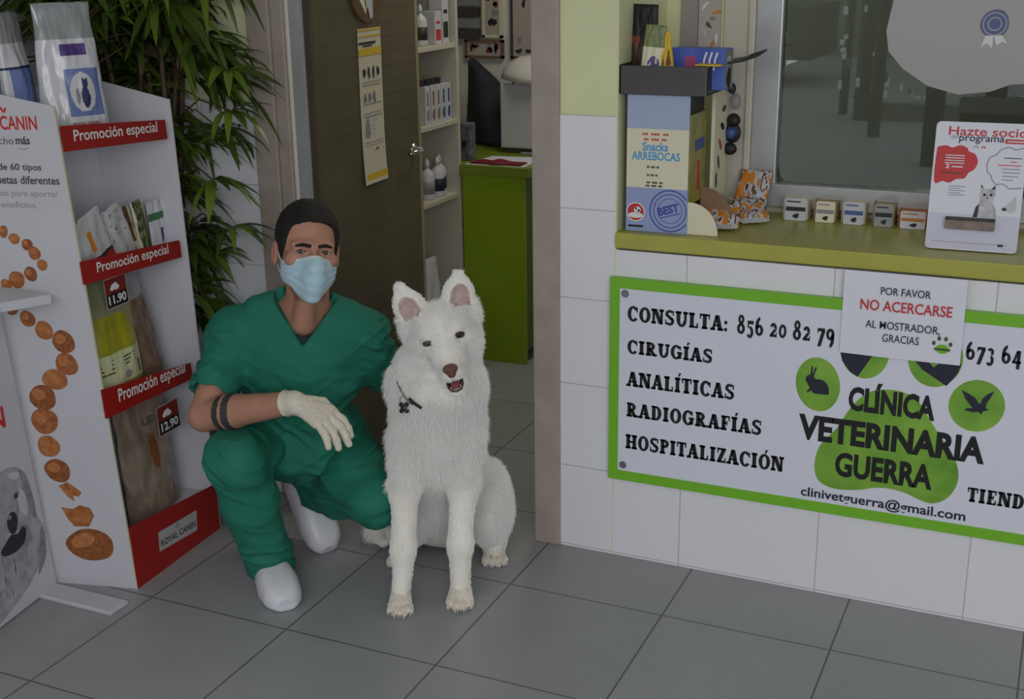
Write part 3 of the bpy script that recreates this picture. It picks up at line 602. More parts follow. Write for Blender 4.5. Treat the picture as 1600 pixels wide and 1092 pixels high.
side = b.build('kibble_side_panel', t); side['label'] = 'white side panel printed with a winding row of kibbles'
kib = [mat('kibble_a', (178, 108, 58), .6, rgb2=(128, 70, 36), scale=70), mat('kibble_b', (190, 122, 66), .6, rgb2=(140, 80, 40), scale=60), mat('kibble_c', (160, 94, 46), .6, rgb2=(116, 62, 30), scale=90)]
kib_l = mat('kibble_light', (192, 126, 74), .6, rgb2=(164, 98, 52), scale=80)
K = [(-0.265, 1.032, 0.013, 0.017), (-0.236, 1.014, 0.016, 0.015), (-0.201, 0.999, 0.016, 0.016), (-0.183, 0.976, 0.017, 0.019), (-0.165, 0.945, 0.015, 0.016), (-0.202, 0.919, 0.019, 0.02), (-0.245, 0.902, 0.024, 0.023), (-0.278, 0.888, 0.016, 0.015), (-0.27, 0.812, 0.015, 0.009), (-0.229, 0.794, 0.022, 0.023), (-0.185, 0.763, 0.027, 0.026), (-0.132, 0.733, 0.032, 0.033), (-0.131, 0.67, 0.032, 0.033), (-0.172, 0.624, 0.037, 0.031), (-0.216, 0.569, 0.039, 0.038), (-0.22, 0.5, 0.041, 0.038), (-0.218, 0.425, 0.033, 0.033), (-0.201, 0.353, 0.039, 0.035), (-0.17, 0.293, 0.034, 0.027), (-0.156, 0.217, 0.049, 0.034), (-0.13, 0.129, 0.075, 0.049)]
b = MB(); rnd = random.Random(4)
for i, (x, z, rx, rz) in enumerate(K):
    zo = .0004 + .00002 * i
    if i == 18: b.poly([(x - rx, z + .5 * rz), (x - .2 * rx, z + rz), (x + .5 * rx, z + .4 * rz), (x + rx, z - .1 * rz), (x + .7 * rx, z - .6 * rz), (x + .2 * rx, z - .5 * rz), (x + .25 * rx, z - 1.2 * rz), (x - .3 * rx, z - .7 * rz)], kib[1], Ms, zo); continue
    if i == 19: b.poly([(x - rx, z + .7 * rz), (x - .3 * rx, z + .6 * rz), (x + .2 * rx, z + rz), (x + .8 * rx, z + .8 * rz), (x + rx, z + .1 * rz), (x + .6 * rx, z - .9 * rz), (x - .3 * rx, z - rz), (x - .7 * rx, z - .3 * rz)], kib[1], Ms, zo); continue
    b.ell(x, z, rx, rz, kib[i % 3], Ms, zo, rot=rnd.uniform(-.4, .4) if i < 20 else 0, wob=.07, seed=i)
    b.ell(x - .28 * rx, z + .25 * rz, rx * .5, rz * .44, kib_l, Ms, zo + .00001, rot=rnd.uniform(-.5, .5), wob=.07, seed=i + 40)
b.build('kibble_print', side)['label'] = 'brown kibbles printed in a curve'
rc_red = mat('logo_red', (196, 30, 34), .5); txt_d = mat('text_dark', (70, 70, 78), .6); txt_g = mat('text_grey', (146, 146, 152), .6)
b = MB()
b.text('CANIN', -.232, 1.300, -.128, 1.336, rc_red, Ms, bold=.02); b.ell(-.222, 1.352, .003, .010, rc_red, Ms, rot=.5, n=10); b.ell(-.213, 1.350, .003, .008, rc_red, Ms, rot=-.5, n=10); b.ell(-.232, 1.354, .003, .009, rc_red, Ms, rot=.2, n=10)
b.text('cho', -.242, 1.263, -.200, 1.281, txt_d, Ms); b.text('más', -.194, 1.263, -.154, 1.284, txt_d, Ms, bold=.03); b.ring(-.175, 1.262, .02, .002, txt_d, Ms, a0=3.8, a1=5.6, ry=.012)
b.text('de 60 tipos', -.254, 1.191, -.131, 1.214, txt_d, Ms, bold=.02); b.text('uetas diferentes', -.262, 1.160, -.085, 1.182, txt_d, Ms, bold=.02)
b.text('das para aportar', -.268, 1.123, -.092, 1.144, txt_g, Ms); b.text('beneficios.', -.274, 1.097, -.156, 1.114, txt_g, Ms)
b.build('printed_lettering', side)['label'] = 'red logo lettering and grey advertising text'
# right panel, back, floor of each tier
b = MB()
P_ = lambda s, z: D(s, z)
f0, f1 = P_(.418, 0), P_(.462, 1.326); bk0, bk1 = f0 + Vector((-.30, -.02, 0)), f1 + Vector((-.27, -.02, .055)); th = Vector((0, .006, 0))
b.add([f0, f1, bk1, bk0, f0 + th, f1 + th, bk1 + th, bk0 + th], [(0, 1, 2, 3), (7, 6, 5, 4), (0, 4, 5, 1), (1, 5, 6, 2), (2, 6, 7, 3), (3, 7, 4, 0)], card_in)
b.build('right_side_panel', t)
b = MB(); l0, l1 = Vector((-2.60, 2.386, 0)), Vector((-2.71, 2.36, 1.36)); th = Vector((-.006, 0, 0))
b.add([l0, bk0, bk1, l1, l0 + th, bk0 + th, bk1 + th, l1 + th], [(0, 3, 2, 1), (4, 5, 6, 7), (0, 1, 5, 4), (1, 2, 6, 5), (2, 3, 7, 6), (3, 0, 4, 7)], card_in); b.build('back_panel', t)
def tier(z0, z1, r0, r1, sL, sR, text, x0, x1):
    """red strip z0..z1 at its left end and r0..r1 at its right end, with the tray floor behind it"""
    g = MB()
    a, b_, c, d_ = D(sL, z0, -.004), D(sR, r0, -.004), D(sR, r1, -.004), D(sL, z1, -.004); bk = -DN * .004
    g.add([a, b_, c, d_, a + bk, b_ + bk, c + bk, d_ + bk], [(0, 1, 2, 3), (7, 6, 5, 4), (0, 4, 5, 1), (3, 2, 6, 7), (1, 5, 6, 2), (0, 3, 7, 4)], pred)
    o = g.build('red_strip', t); o['label'] = 'red front strip'
    M = frame_mat(a, b_ - a, d_ - a); L_ = (b_ - a).length; H_ = (d_ - a).length
    if text:
        g = MB(); g.text(text, L_ * x0, H_ * .22, L_ * x1, H_ * .80, wht, M, .0008, .015); g.build('strip_lettering', o)['label'] = 'white lettering'
    g = MB(); q = [D(sL + .004, z0 + .012, .002), D(sR - .004, r0 + .012, .002), D(sR - .012, r0 + .012, .27), D(sL + .02, z0 + .012, .30)]
    g.add(q + [p - Vector((0, 0, .005)) for p in q], [(0, 1, 2, 3), (7, 6, 5, 4), (0, 4, 5, 1), (1, 5, 6, 2), (2, 6, 7, 3), (3, 7, 4, 0)], card_in); g.build('shelf', t)
tier(1.244, 1.310, 1.217, 1.272, -.008, .426, 'Promoción especial', .09, .90)
tier(.896, .958, .872, .923, -.018, .414, 'Promoción especial', .13, .86)
tier(.521, .604, .505, .555, -.018, .384, 'Promoción especial', .15, .92)
g = MB(); a, b_, c, d_ = D(0, 0, -.002), D(.418, 0, -.002), D(.427, .147, -.002), D(.006, .190, -.002); bk = -DN * .30
g.add([a, b_, c, d_, a + bk, b_ + bk, c + bk, d_ + bk], [(0, 1, 2, 3), (0, 4, 5, 1), (1, 5, 6, 2), (0, 3, 7, 4), (4, 7, 6, 5)], pred); fl4 = [D(.003, .125, .002), D(.424, .125, .002), D(.424, .125, .296), D(.003, .125, .296)]; g.add(fl4, [(0, 1, 2, 3)], card_in); base = g.build('red_base', t); base['label'] = 'red plinth'
M = frame_mat(D(0, 0, -.0022), DD, DU); g = MB(); g.poly([(.115, .062), (.300, .046), (.312, .108), (.122, .120)], mat('plate_grey', (176, 172, 174), .5), M, .0006)
g.text('ROYAL CANIN', .125, .066, .296, .086, txt_d, M @ Matrix.Rotation(-.06, 4, 'Z') @ Matrix.Translation((-.004, .013, 0)), .001, .03); g.ell(.213, .101, .012, .007, txt_g, M, .001, wob=.3)
g.build('logo_plate', base)['label'] = 'grey plate with dark lettering'
# ---- goods on the display; bag frame: x along the strip, y into the shelf
def BM(s, z, off, lean=0.0, roll=0.0, turn=0.0):
    p = D(s, z, off)
    M = Matrix.Translation(p) @ Matrix(((DD.x, -DD.y, 0, 0), (DD.y, DD.x, 0, 0), (0, 0, 1, 0), (0, 0, 0, 1)))
    return M @ rotz(turn) @ Matrix.Rotation(-lean, 4, 'X') @ Matrix.Rotation(roll, 4, 'Y')
bagw = mat('bag_white', (206, 206, 212), .28, .05, 12, coat=.3); bagclear = mat('bag_clear_top', (150, 152, 156), .2, .12, 14, coat=.4); viol = mat('print_violet', (78, 52, 124), .45); bagblue = mat('bag_blue', (104, 122, 176), .35, .1, 20); catblue = mat('print_cat_blue', (34, 38, 88), .5)
def pic_cat(s, t_):
    if t_ > .72: return bagclear
    if .60 < t_ < .69 and -.35 < s < .55: return viol
    if .14 < t_ < .50 and -.30 < s < .80:
        q = ((s - .20) / .40) ** 2 + ((t_ - .32) / .15) ** 2
        if ((s - .26) / .13) ** 2 + ((t_ - .28) / .08) ** 2 < 1 or ((s - .28) / .09) ** 2 + ((t_ - .38) / .035) ** 2 < 1 or (abs(s - .23) < .03 and .38 < t_ < .43) or (abs(s - .33) < .03 and .38 < t_ < .43): return catblue
        if ((s - .02) / .07) ** 2 + ((t_ - .29) / .06) ** 2 < 1: return grey_p
        return bagw if q < 1 else bagblue
    return bagw
b = MB(); Mb = BM(.175, 1.268, .10, .06, 0, -.50); fr = pouch(b, .185, .345, .085, Mb, pic_cat, 2, top=.86, nu=60, nv=80, neck=.05)
on_surface(b, fr, Mb, 0, 0, 'ROYAL CANIN', -.25, .06, .55, .095, mat('bag_red', (150, 60, 50), .5)); o = weld(b.build('cat_food_bag', loc=tuple(D(.215, 1.262, .09)))); tag(o, 'white cat food bag with violet band and dark blue cat emblem atop the display', 'pet food bag', 'bags on top of the display')
def pic_b2(s, t_):
    if t_ > .76: return bagclear
    if .56 < t_ < .585 and s < .75: return catblue
    return bagblue if .1 < t_ < .56 and -.8 < s < .7 else bagw
b = MB(); Mb = BM(.085, 1.268, .195, .05, 0, .25); pouch(b, .14, .33, .08, Mb, pic_b2, 8, top=.9, nu=30, nv=50); o = weld(b.build('cat_food_bag', loc=tuple(D(.10, 1.265, .195)))); tag(o, 'white food bag with pale blue front beside the cat emblem bag', 'pet food bag', 'bags on top of the display')
b = MB(); Mb = BM(.045, 1.268, .275, .03, 0, .3); pouch(b, .13, .315, .06, Mb, lambda s, t_: viol if .5 < t_ < .6 else cream if t_ > .7 else bagblue if t_ < .46 else bagw, 9, top=.9, nu=24, nv=40); o = weld(b.build('cat_food_bag', loc=tuple(D(.045, 1.268, .275)))); tag(o, 'food bag at the photo edge with cream top, violet band and blue front', 'pet food bag', 'bags on top of the display')
foil = mat('foil_white', (196, 196, 202), .22, .08, 20, coat=.4)
def pic_s(kind):
    def f(s, t_):
        if kind == 0: return orange_p if abs(s + .1) < .13 and .35 < t_ < .75 else red if t_ < .2 and s > -.5 else gun_d if .2 < t_ < .27 and s > -.3 else foil
        if kind == 1: return grey_p if noise.noise((s * 5, t_ * 12, 3)) > .35 else foil
        if kind == 2: return black if t_ > .45 and abs(s) < .6 else foil
        if kind == 3: return brown_p if abs(s) < .5 and t_ > .3 else cream
        if kind == 4: return (olive_d if noise.noise((s * 6, t_ * 9, 5)) > -.1 else gun_d) if abs(s) < .7 else cream
        return mat('print_green', (60, 110, 66), .5) if .62 < t_ < .76 else catblue if abs(s - .2) < .12 and .2 < t_ < .48 else lgrey
    return f
for k, (s, off, wd, h_, roll, kind, lab) in enumerate(((.150, .05, .135, .165, -.30, 0, 'white foil sachet with orange figure, leftmost on the second tier'), (.262, .06, .125, .170, -.33, 1, 'plain silvery sachet second from the left on the second tier'), (.330, .10, .05, .155, -.22, 2, 'narrow black and white sachet edge in the middle of the second tier'),
                                                        (.362, .10, .045, .155, -.18, 3, 'narrow brown striped sachet beside the black and white sachet'), (.400, .09, .055, .165, -.12, 4, 'narrow olive patterned sachet beside the green topped sachet'), (.442, .07, .08, .158, -.02, 5, 'pale sachet with green band and blue figure at the right end of the second tier'))):
    b = MB(); Mb = BM(s - .02, .912 - .028 * s / .44, off, .05, roll); pouch(b, wd, h_, .018, Mb, pic_s(kind), 20 + k, nu=22, nv=30, crinkle=.003)
    o = weld(b.build('food_sachet', loc=tuple(D(s, .905 - .028 * s / .44, off)))); tag(o, lab, 'pet food sachet', 'sachets on the second tier')
def price_tag(par, s, z, off, wd, hd, txt, turn=0):
    M = frame_mat(D(s, z, off), DD, DU); g = MB(); g.rect(0, 0, wd, hd, mat('tag_border', (190, 160, 150), .5), M, 0); g.rect(.003, .003, wd - .003, hd - .003, black, M, .0004)
    g.rect(.004, hd * .48, wd - .004, hd - .004, mat('tag_red', (120, 34, 30), .5), M, .0006); g.ell(wd * .45, hd * .68, wd * .16, hd * .14, wht, M, .0008, wob=.4, seed=3); g.text(txt, wd * .12, hd * .12, wd * .90, hd * .42, wht, M, .0008, .03)
    g.build('price_tag', par)['label'] = 'black and red price tag reading ' + txt
ylime = mat('bag_yellow_green', (176, 172, 34), .35, rgb2=(142, 140, 30), scale=16, coat=.3); lab_c = mat('label_cream', (206, 210, 164), .55); bag_g = mat('bag_grey_green', (140, 142, 110), .3, coat=.3)
def pic_y3(s, t_): return lab_c if .10 < t_ < .36 and s > -.95 and s < .86 else bag_g if t_ > .68 else mat('bag_olive', (110, 112, 30), .4) if t_ < .07 else ylime
b = MB(); Mb = BM(.150, .541, .075, .06); t3 = thing('pet_food_bag', 'yellow green pet food bag with cream label and 11.90 tag on the third tier', 'pet food bag', tuple(D(.165, .533, .075)))
fr = pouch(b, .20, .335, .075, Mb, pic_y3, 31, nu=44, nv=60); o = weld(b.build('bag', t3))
g = MB()
for k in range(4): g.add([fr(x, y, .0015) for x, y in ((-.85, .30 - .035 * k), (-.45, .31 - .035 * k), (-.45, .325 - .035 * k), (-.85, .315 - .035 * k))], [(0, 1, 2, 3)], brown_p, Mb)
for k in range(3): g.add([fr(x, y, .0015) for x, y in ((0, .30 - .03 * k), (.5, .31 - .03 * k), (.5, .322 - .03 * k), (0, .312 - .03 * k))], [(0, 1, 2, 3)], txt_d, Mb)
g.add([fr(.05 + .14 * math.cos(a * PI / 8), .16 + .035 * math.sin(a * PI / 8), .0015) for a in range(16)], [tuple(range(16))], txt_g, Mb); g.add([fr(x, y, .0015) for x, y in ((.62, .13), (.72, .13), (.72, .24), (.62, .24))], [(0, 1, 2, 3)], txt_d, Mb)
g.build('label_print', t3); price_tag(t3, .085, .797, .02, .095, .085, '11.90')
brn = mat('bag_brown', (134, 112, 94), .3, rgb2=(96, 74, 58), scale=26, coat=.3); brn_l = mat('bag_taupe', (158, 142, 126), .28, rgb2=(122, 104, 88), scale=14, coat=.35)
b = MB(); Mb = BM(.330, .535, .10, .10, -.10, .25); pouch(b, .13, .34, .07, Mb, lambda s, t_: bagclear if t_ > .72 else brn, 33, top=.8, nu=24, nv=40, crinkle=.007); o = weld(b.build('pet_food_bag', loc=tuple(D(.345, .528, .10)))); tag(o, 'crinkled brown pet food bag beside the yellow green bag on the third tier', 'pet food bag')
t4 = thing('pet_food_bag', 'taupe pet food bag with brown kibble picture and 12.90 tag on the lowest tier', 'pet food bag', tuple(D(.225, .128, .095)))
kibp = mat('kibble_picture', (150, 92, 46), .45, rgb2=(110, 62, 30), scale=40)
def pic_4(s, t_):
    if ((s - .05) / .17) ** 2 + ((t_ - .52) / .15) ** 2 < 1: return kibp
    if .27 < t_ < .34 and .3 < s < .85: return txt_g
    return brn_l
b = MB(); Mb = BM(.240, .128, .095, .05); fr = pouch(b, .235, .375, .085, Mb, pic_4, 35, nu=44, nv=56, crinkle=.006); on_surface(b, fr, Mb, 0, 0, 'LSE', -.12, .74, .28, .80, txt_d); on_surface(b, fr, Mb, 0, 0, 'eee', -.2, .14, .1, .19, txt_g) if 0 else None
weld(b.build('bag', t4), .0002); price_tag(t4, .222, .375, .02, .105, .090, '12.90')
b = MB(); Mb = BM(.058, .128, .155, .02, 0, .2); pouch(b, .13, .33, .09, Mb, lambda s, t_: mat('bag_dark_olive', (74, 70, 54), .35, rgb2=(110, 104, 84), scale=12) if t_ > .12 else gun_d, 36, nu=24, nv=36, crinkle=.008); o = weld(b.build('pet_food_bag', loc=tuple(D(.058, .128, .155)))); tag(o, 'dark olive pet food bag half hidden behind the side panel on the lowest tier', 'pet food bag')
b = MB(); Mb = BM(.05, .905, .20, .02, 0, .2); pouch(b, .10, .19, .05, Mb, lambda s, t_: lgrey if t_ < .8 else bagclear, 38, nu=20, nv=24); o = weld(b.build('food_sachet', loc=tuple(D(.05, .905, .20)))); tag(o, 'grey sachet in the dark left corner at the back of the second tier', 'pet food sachet', 'sachets on the second tier')
# ---- banner stand with dog picture
t = thing('banner_stand', 'white banner stand with black and white dog picture in front of the food display', 'banner stand', (-2.5, 2.2, 0))
db = Vector((-.149, .989, 0)); Mp = frame_mat((-2.531, 2.377, 0), db, (-.03, 0, 1))
b = MB(); b.prism([(0, .006), (-.046, .862), (-.62, .862), (-.62, .006)], -.012, 0, card_w, Mp); b.build('banner_panel', t, bevel=.002)
dgl = mat('dog_print_light', (176, 176, 184), .5, rgb2=(140, 140, 148), scale=22); dgm = mat('dog_print_mid', (112, 112, 122), .5, rgb2=(150, 150, 158), scale=40); dgd = mat('dog_print_dark', (40, 40, 46), .5)
b = MB()
b.poly(sm([(-.50, .0085), (-.30, .008), (-.14, .05), (-.05, .105), (-.016, .16), (-.017, .20), (-.035, .235), (-.04, .28), (-.045, .33), (-.055, .37), (-.075, .395), (-.105, .412), (-.14, .415), (-.19, .42), (-.25, .41), (-.31, .38), (-.34, .3), (-.36, .22), (-.42, .15), (-.50, .1)]), dgl, Mp)
b.poly(sm([(-.080, .392), (-.055, .37), (-.044, .32), (-.038, .27), (-.042, .235), (-.058, .252), (-.066, .30), (-.074, .35)]), dgm, Mp, .0007)
b.poly(sm([(-.018, .17), (-.028, .11), (-.07, .07), (-.055, .12), (-.03, .20)]), dgm, Mp, .0007)
dgp = mat('dog_print_pale', (192, 192, 200), .5); b.ell(-.10, .385, .026, .010, dgp, Mp, .00055, rot=-.4, wob=.1); b.ell(-.085, .30, .016, .045, dgp, Mp, .00055, rot=.15, wob=.12, seed=8)
for x_ in (-.107, -.200): b.ell(x_, .329, .014, .012, dgm, Mp, .00065, wob=.15, seed=4, rot=.3); b.ell(x_, .328, .0075, .0075, dgd, Mp, .0008)
b.ell(-.138, .262, .022, .031, dgd, Mp, .0008, wob=.08, seed=2); b.ell(-.146, .280, .008, .006, dgm, Mp, .0009); b.ell(-.112, .282, .006, .034, dgm, Mp, .0006, rot=-.2, wob=.1, seed=3)
b.poly(sm([(-.150, .232), (-.125, .224), (-.102, .235), (-.090, .218), (-.104, .190), (-.140, .178), (-.190, .186), (-.200, .205), (-.172, .222)]), dgd, Mp, .0008); b.poly(sm([(-.104, .215), (-.09, .235), (-.075, .21), (-.082, .18), (-.11, .165), (-.12, .18)]), dgm, Mp, .00075)
r7 = random.Random(7)
for k in range(46):
    x_ = r7.uniform(-.32, -.04); z_ = r7.uniform(.05, .20); 
    if z_ < .02 - (x_ + .04) * -.0 and 0: continue
    if z_ > .10 + max(0, -.10 - x_) * .0 and x_ > -.05: continue
    if z_ < .13 + (x_ + .0) * .42: continue
    l_ = r7.uniform(.02, .045); b.poly([(x_, z_), (x_ + .004, z_ + l_ * .5), (x_ + .002, z_ + l_), (x_ - .003, z_ + l_ * .5)], dgm, Mp, .0006)
b.build('dog_picture', t)['label'] = 'black and white dog picture'
b = MB(); b.text('N', -.148, .525, -.098, .585, rc_red, Mp, bold=.03); b.rect(-.148, .525, -.137, .552, viol, Mp, .0008); b.build('logo_letter', t)['label'] = 'red and violet letter of the logo'
b = MB(); b.box((-2.53, 2.300, 0), (-2.268, 2.372, .012), card_w, Matrix.Identity(4)); b.build('foot_bar', t, bevel=.003)['label'] = 'flat white foot bar'
b = MB(); b.prism([(-2.395, 2.362), (-2.44, 2.371), (-2.60, 2.374), (-2.62, 2.05), (-2.50, 2.05), (-2.455, 2.25)], .858, .884, card_w); b.build('top_tray', t, bevel=.003)['label'] = 'white pointed top ledge'
# ================================================================== POTTED BAMBOO PALM in the corner behind the display
rnd = random.Random(11)
leafm = mat('palm_leaf', (48, 66, 26), .38, rgb2=(80, 100, 34), scale=7, spec=.4); leaf_l = mat('palm_leaf_young', (108, 128, 40), .4, rgb2=(84, 108, 36), scale=9); cane = mat('palm_cane', (96, 78, 48), .6, rgb2=(66, 52, 32), scale=30); soil = mat('soil', (50, 40, 32), .95); potm = mat('pot_grey', (110, 108, 104), .6)
t = thing('potted_palm', 'tall potted bamboo palm with arching dark green leaves between display and door', 'potted plant', (-2.60, 3.03, 0))
b = MB(); b.lathe([(.0, 0), (.085, 0), (.10, .20), (.105, .21), (.105, .235), (.094, .235), (.092, .21), (0, .21)], potm, 28, Matrix.Translation((-2.60, 3.06, 0))); b.build('pot', t, smooth=False, bevel=.003)
b = MB(); b.lathe([(0, .206), (.091, .212), (.091, .20)][::-1], soil, 24, Matrix.Translation((-2.60, 3.06, 0))); b.build('soil', t)
stems = []
for k in range(7):
    a = k * .9; x, y = -2.60 + .05 * math.cos(a), 3.06 + .04 * math.sin(a); h = (1.95, 2.2, 1.75, 2.3, 1.5, 2.05, 1.85)[k]
    dx, dy = (.06, -.10, .16, -.22, .20, .02, -.3)[k], (-.05, -.03, .02, -.06, .0, .03, -.10)[k]
    pts = [Vector((x + dx * (i / 10) ** 1.6, y + dy * (i / 10) ** 1.6, .2 + (h - .2) * i / 10)) for i in range(11)]
    b = MB(); b.tube(pts, [.011 - .004 * i / 10 for i in range(11)], cane, 8)
    for i in range(1, 10): b.tube([pts[i] - Vector((0, 0, .003)), pts[i] + Vector((0, 0, .003))], .0128 - .004 * i / 10, cane, 8)
    b.build('cane', t, smooth=True); stems.append(pts)
foli = MB()
def leaf(o, d, L, wd, droop, mt):
    d = d.normalized(); side = d.cross(Vector((0, 0, 1)))
    if side.length < .1: side = Vector((1, 0, 0))
    side.normalize(); n = 6; vs = []; fs = []; tw = rnd.uniform(-.5, .5); side = (side * math.cos(tw) + d.cross(side) * math.sin(tw))
    for i in range(n + 1):
        u = i / n; p = o + d * (L * u) + Vector((0, 0, -droop * L * u * u)); w_ = wd * math.sin(PI * min(1, (u * .92 + .06)) ** .8) ** .8 * .5
        up = side.cross(d).normalized() * w_ * .35
        for q in (p - side * w_ + up, p, p + side * w_ + up):
            vs.append((min(q.x, 9), min(q.y, 3.165), q.z))
        if i: m = 3 * (i - 1); fs += [(m, m + 1, m + 4, m + 3), (m + 1, m + 2, m + 5, m + 4)]
    if any((q[2] < 1.44 and q[1] < 3.0 and q[0] < -2.36 + .0) or q[0] < -3.03 or (q[2] > 1.2 and q[1] < 2.72 and q[0] < -2.3) for q in vs): return
    foli.add(vs, fs, mt)
def frond(tip, d, n, L, young):
    up = Vector((0, 0, 1)); s = d.cross(up).normalized()
    for k in range(n):
        a = -1.25 + 2.5 * k / (n - 1); dd = d * math.cos(a) + s * math.sin(a) + up * rnd.uniform(-.15, .35)
        leaf(tip + dd.normalized() * .012, dd, L * (1 - .25 * abs(a) / 1.25) * rnd.uniform(.85, 1.1), rnd.uniform(.022, .035), rnd.uniform(.25, .8), leaf_l if rnd.random() < young else leafm)
def ok(p): 
    if p.y > 3.15 or p.x < -3.0: return False
    return not (p.z < 1.42 and p.y < 2.99 and p.x < -2.36)
placed = 0
def put(tip, young=.2, n=None, L=None, frm=None):
    st = min(stems, key=lambda q: min((p - tip).length for p in q)); base = frm or min(st, key=lambda p: (p - tip).length + .6 * max(0, p.z - tip.z))
    d = tip - base; d.z = d.z * .5; d = d.normalized() if d.length > .02 else Vector((.5, -.8, .2)).normalized()
    mid = (base + tip) / 2 + Vector((0, 0, .05)); foli.tube([base, mid, tip], .0028, cane, 5, cap=False)
    frond(tip, d, n or rnd.randint(6, 9), L or rnd.uniform(.17, .27), young)
# clusters that show individually at the right edge of the plant, then the dense crown
for p, y_, L in (((-2.27, 3.02, 1.40), .7, .16), ((-2.26, 3.00, 1.29), .5, .15), ((-2.34, 3.0, 1.08), .5, .17), ((-2.32, 3.04, .93), .6, .15), ((-2.42, 3.05, .82), .3, .16), ((-2.40, 3.02, 1.18), .5, .2), ((-2.36, 3.03, 1.50), .3, .17), ((-2.45, 3.0, 1.33), .5, .2), ((-2.5, 3.03, 1.04), .1, .18), ((-2.46, 3.06, .93), .2, .15), ((-2.36, 3.08, 1.22), .1, .14)):
    put(Vector(p), y_, 7, L)
n_ = 0
while n_ < 620:
    z = rnd.uniform(1.0, 2.25); p = Vector((rnd.uniform(-2.98, -2.36), rnd.uniform(2.72, 3.10), z))
    lim = -2.34 - .10 * max(0, z - 1.3) - (.16 if z < 1.3 else 0)
    if p.x > lim or not ok(p) or (z > 1.2 and p.y < 2.95 and p.x > -2.5): continue
    put(p, .2); n_ += 1
for k in range(36): put(Vector((rnd.uniform(-2.66, -2.47), rnd.uniform(3.03, 3.12), rnd.uniform(.62, 1.42))), .22, None, rnd.uniform(.12, .19))
tag(foli.build('foliage', t, smooth=True), kind=None)
# ================================================================== DOOR, SHELVES AND DESK SEEN THROUGH THE DOORWAY
dwood = mat('dark_door_veneer', (97, 89, 67), .5, rgb2=(84, 77, 58), scale=5); dedge = mat('door_edge', (150, 138, 104), .5); chrome = mat('chrome', (210, 210, 212), .15, metal=1)
Md = Matrix.Translation((-2.135, 3.275, 0)) @ rotz(math.radians(93.5))   # local x along the leaf, local -y = face towards the doorway
b = MB(); b.box((.0, 0, .008), (.715, .04, 2.03), dwood, Md)
for k in range(40): b.box((.03, -.0008, .06 + .048 * k), (.70, 0, .063 + .048 * k), dwood, Md)
t = b.build('door_1', loc=(-2.135, 3.275, 0)); tag(t, kind='structure')
b = MB(); b.box((.715, -.001, .008), (.735, .041, 2.03), dedge, Md); b.build('door_edge_strip', t)['label'] = 'pale edge strip'
b = MB(); Mh = Md @ frame_mat((.665, 0, 1.045), (1, 0, 0), (0, 0, 1))
b.lathe([(.024, 0), (.024, .006), (.012, .009), (.009, .04), (0, .042)], chrome, 20, Mh); b.tube([(.0, 0, .036), (-.02, 0, .042), (-.11, .002, .040)], [.0095, .009, .0075], chrome, 12, True, Mh); b.build('door_handle', t, smooth=True)['label'] = 'chrome lever handle'
b = MB(); b.box((-2.172, 3.19, 0), (-2.125, 3.205, 2.03), alu); tag(b.build('trim_3'), kind='structure')
# poster strip
def doorM(u, z): return Md @ frame_mat((u, -.001, z), (1, 0, 0), (0, 0, 1))
t = thing('poster_strip', 'long narrow yellow and white poster strip taped to the dark door', 'poster', tuple(doorM(.36, .985).translation))
Mp = doorM(.275, .982); Wp, Hp = .165, .505; b = MB()
sh = mat('poster_paper', (208, 200, 176), .55)
b.grid(lambda u, v: (Wp * (u - .02 * (1 - v)), Hp * v + .012 * u * (1 - v) * 0, .001 + (.008 * (1 - v) ** 6)), 6, 16, sh, Mp); b.build('sheet', t)
b = MB(); rect = lambda x0, y0, x1, y1, m: b.rect(Wp * x0, Hp * y0, Wp * x1, Hp * y1, m, Mp, .003)
rect(0.01, .83, .99, .875, yellow_p); rect(.01, .985, .99, .998, yellow_p); rect(.01, .945, .99, .955, yellow_p); rect(.02, .9, .75, .915, ink); rect(.2, .885, .6, .894, ink); b.rect(.01, .012, Wp * .99, .035, yellow_p, Mp, .008)
rnd = random.Random(2)
for z, n, mm in ((.72, 4, ink), (.56, 3, mat('print_lilac', (120, 112, 140), .6))):
    for k in range(n): b.ell(Wp * (.2 + .2 * k), Hp * z, .008, .017, mm, Mp, .003, wob=.4, seed=k + n)
for z in (.66, .64, .52, .46, .44, .27, .25): b.line([(Wp * .1, Hp * z), (Wp * .9, Hp * z)], .003, grey_p, Mp, .003)
b.ell(Wp * .25, Hp * .36, .014, .04, grey_p, Mp, .003, wob=.4, seed=3)
for k in range(5): b.ell(Wp * (.5 + .1 * (k % 2)), Hp * (.33 + .03 * k), .02, .005, lgrey, Mp, .0028, wob=.2, seed=k)
b.ell(Wp * .55, Hp * .16, .028, .028, mat('print_lilac', (120, 112, 140), .6), Mp, .003, wob=.5, seed=6)
for x, z in ((.15, .17), (.2, .09), (.9, .2), (.85, .1)): b.ell(Wp * x, Hp * z, .006, .01, grey_p, Mp, .003)
b.build('printed_figures', t)['label'] = 'yellow bands and small grey figures'
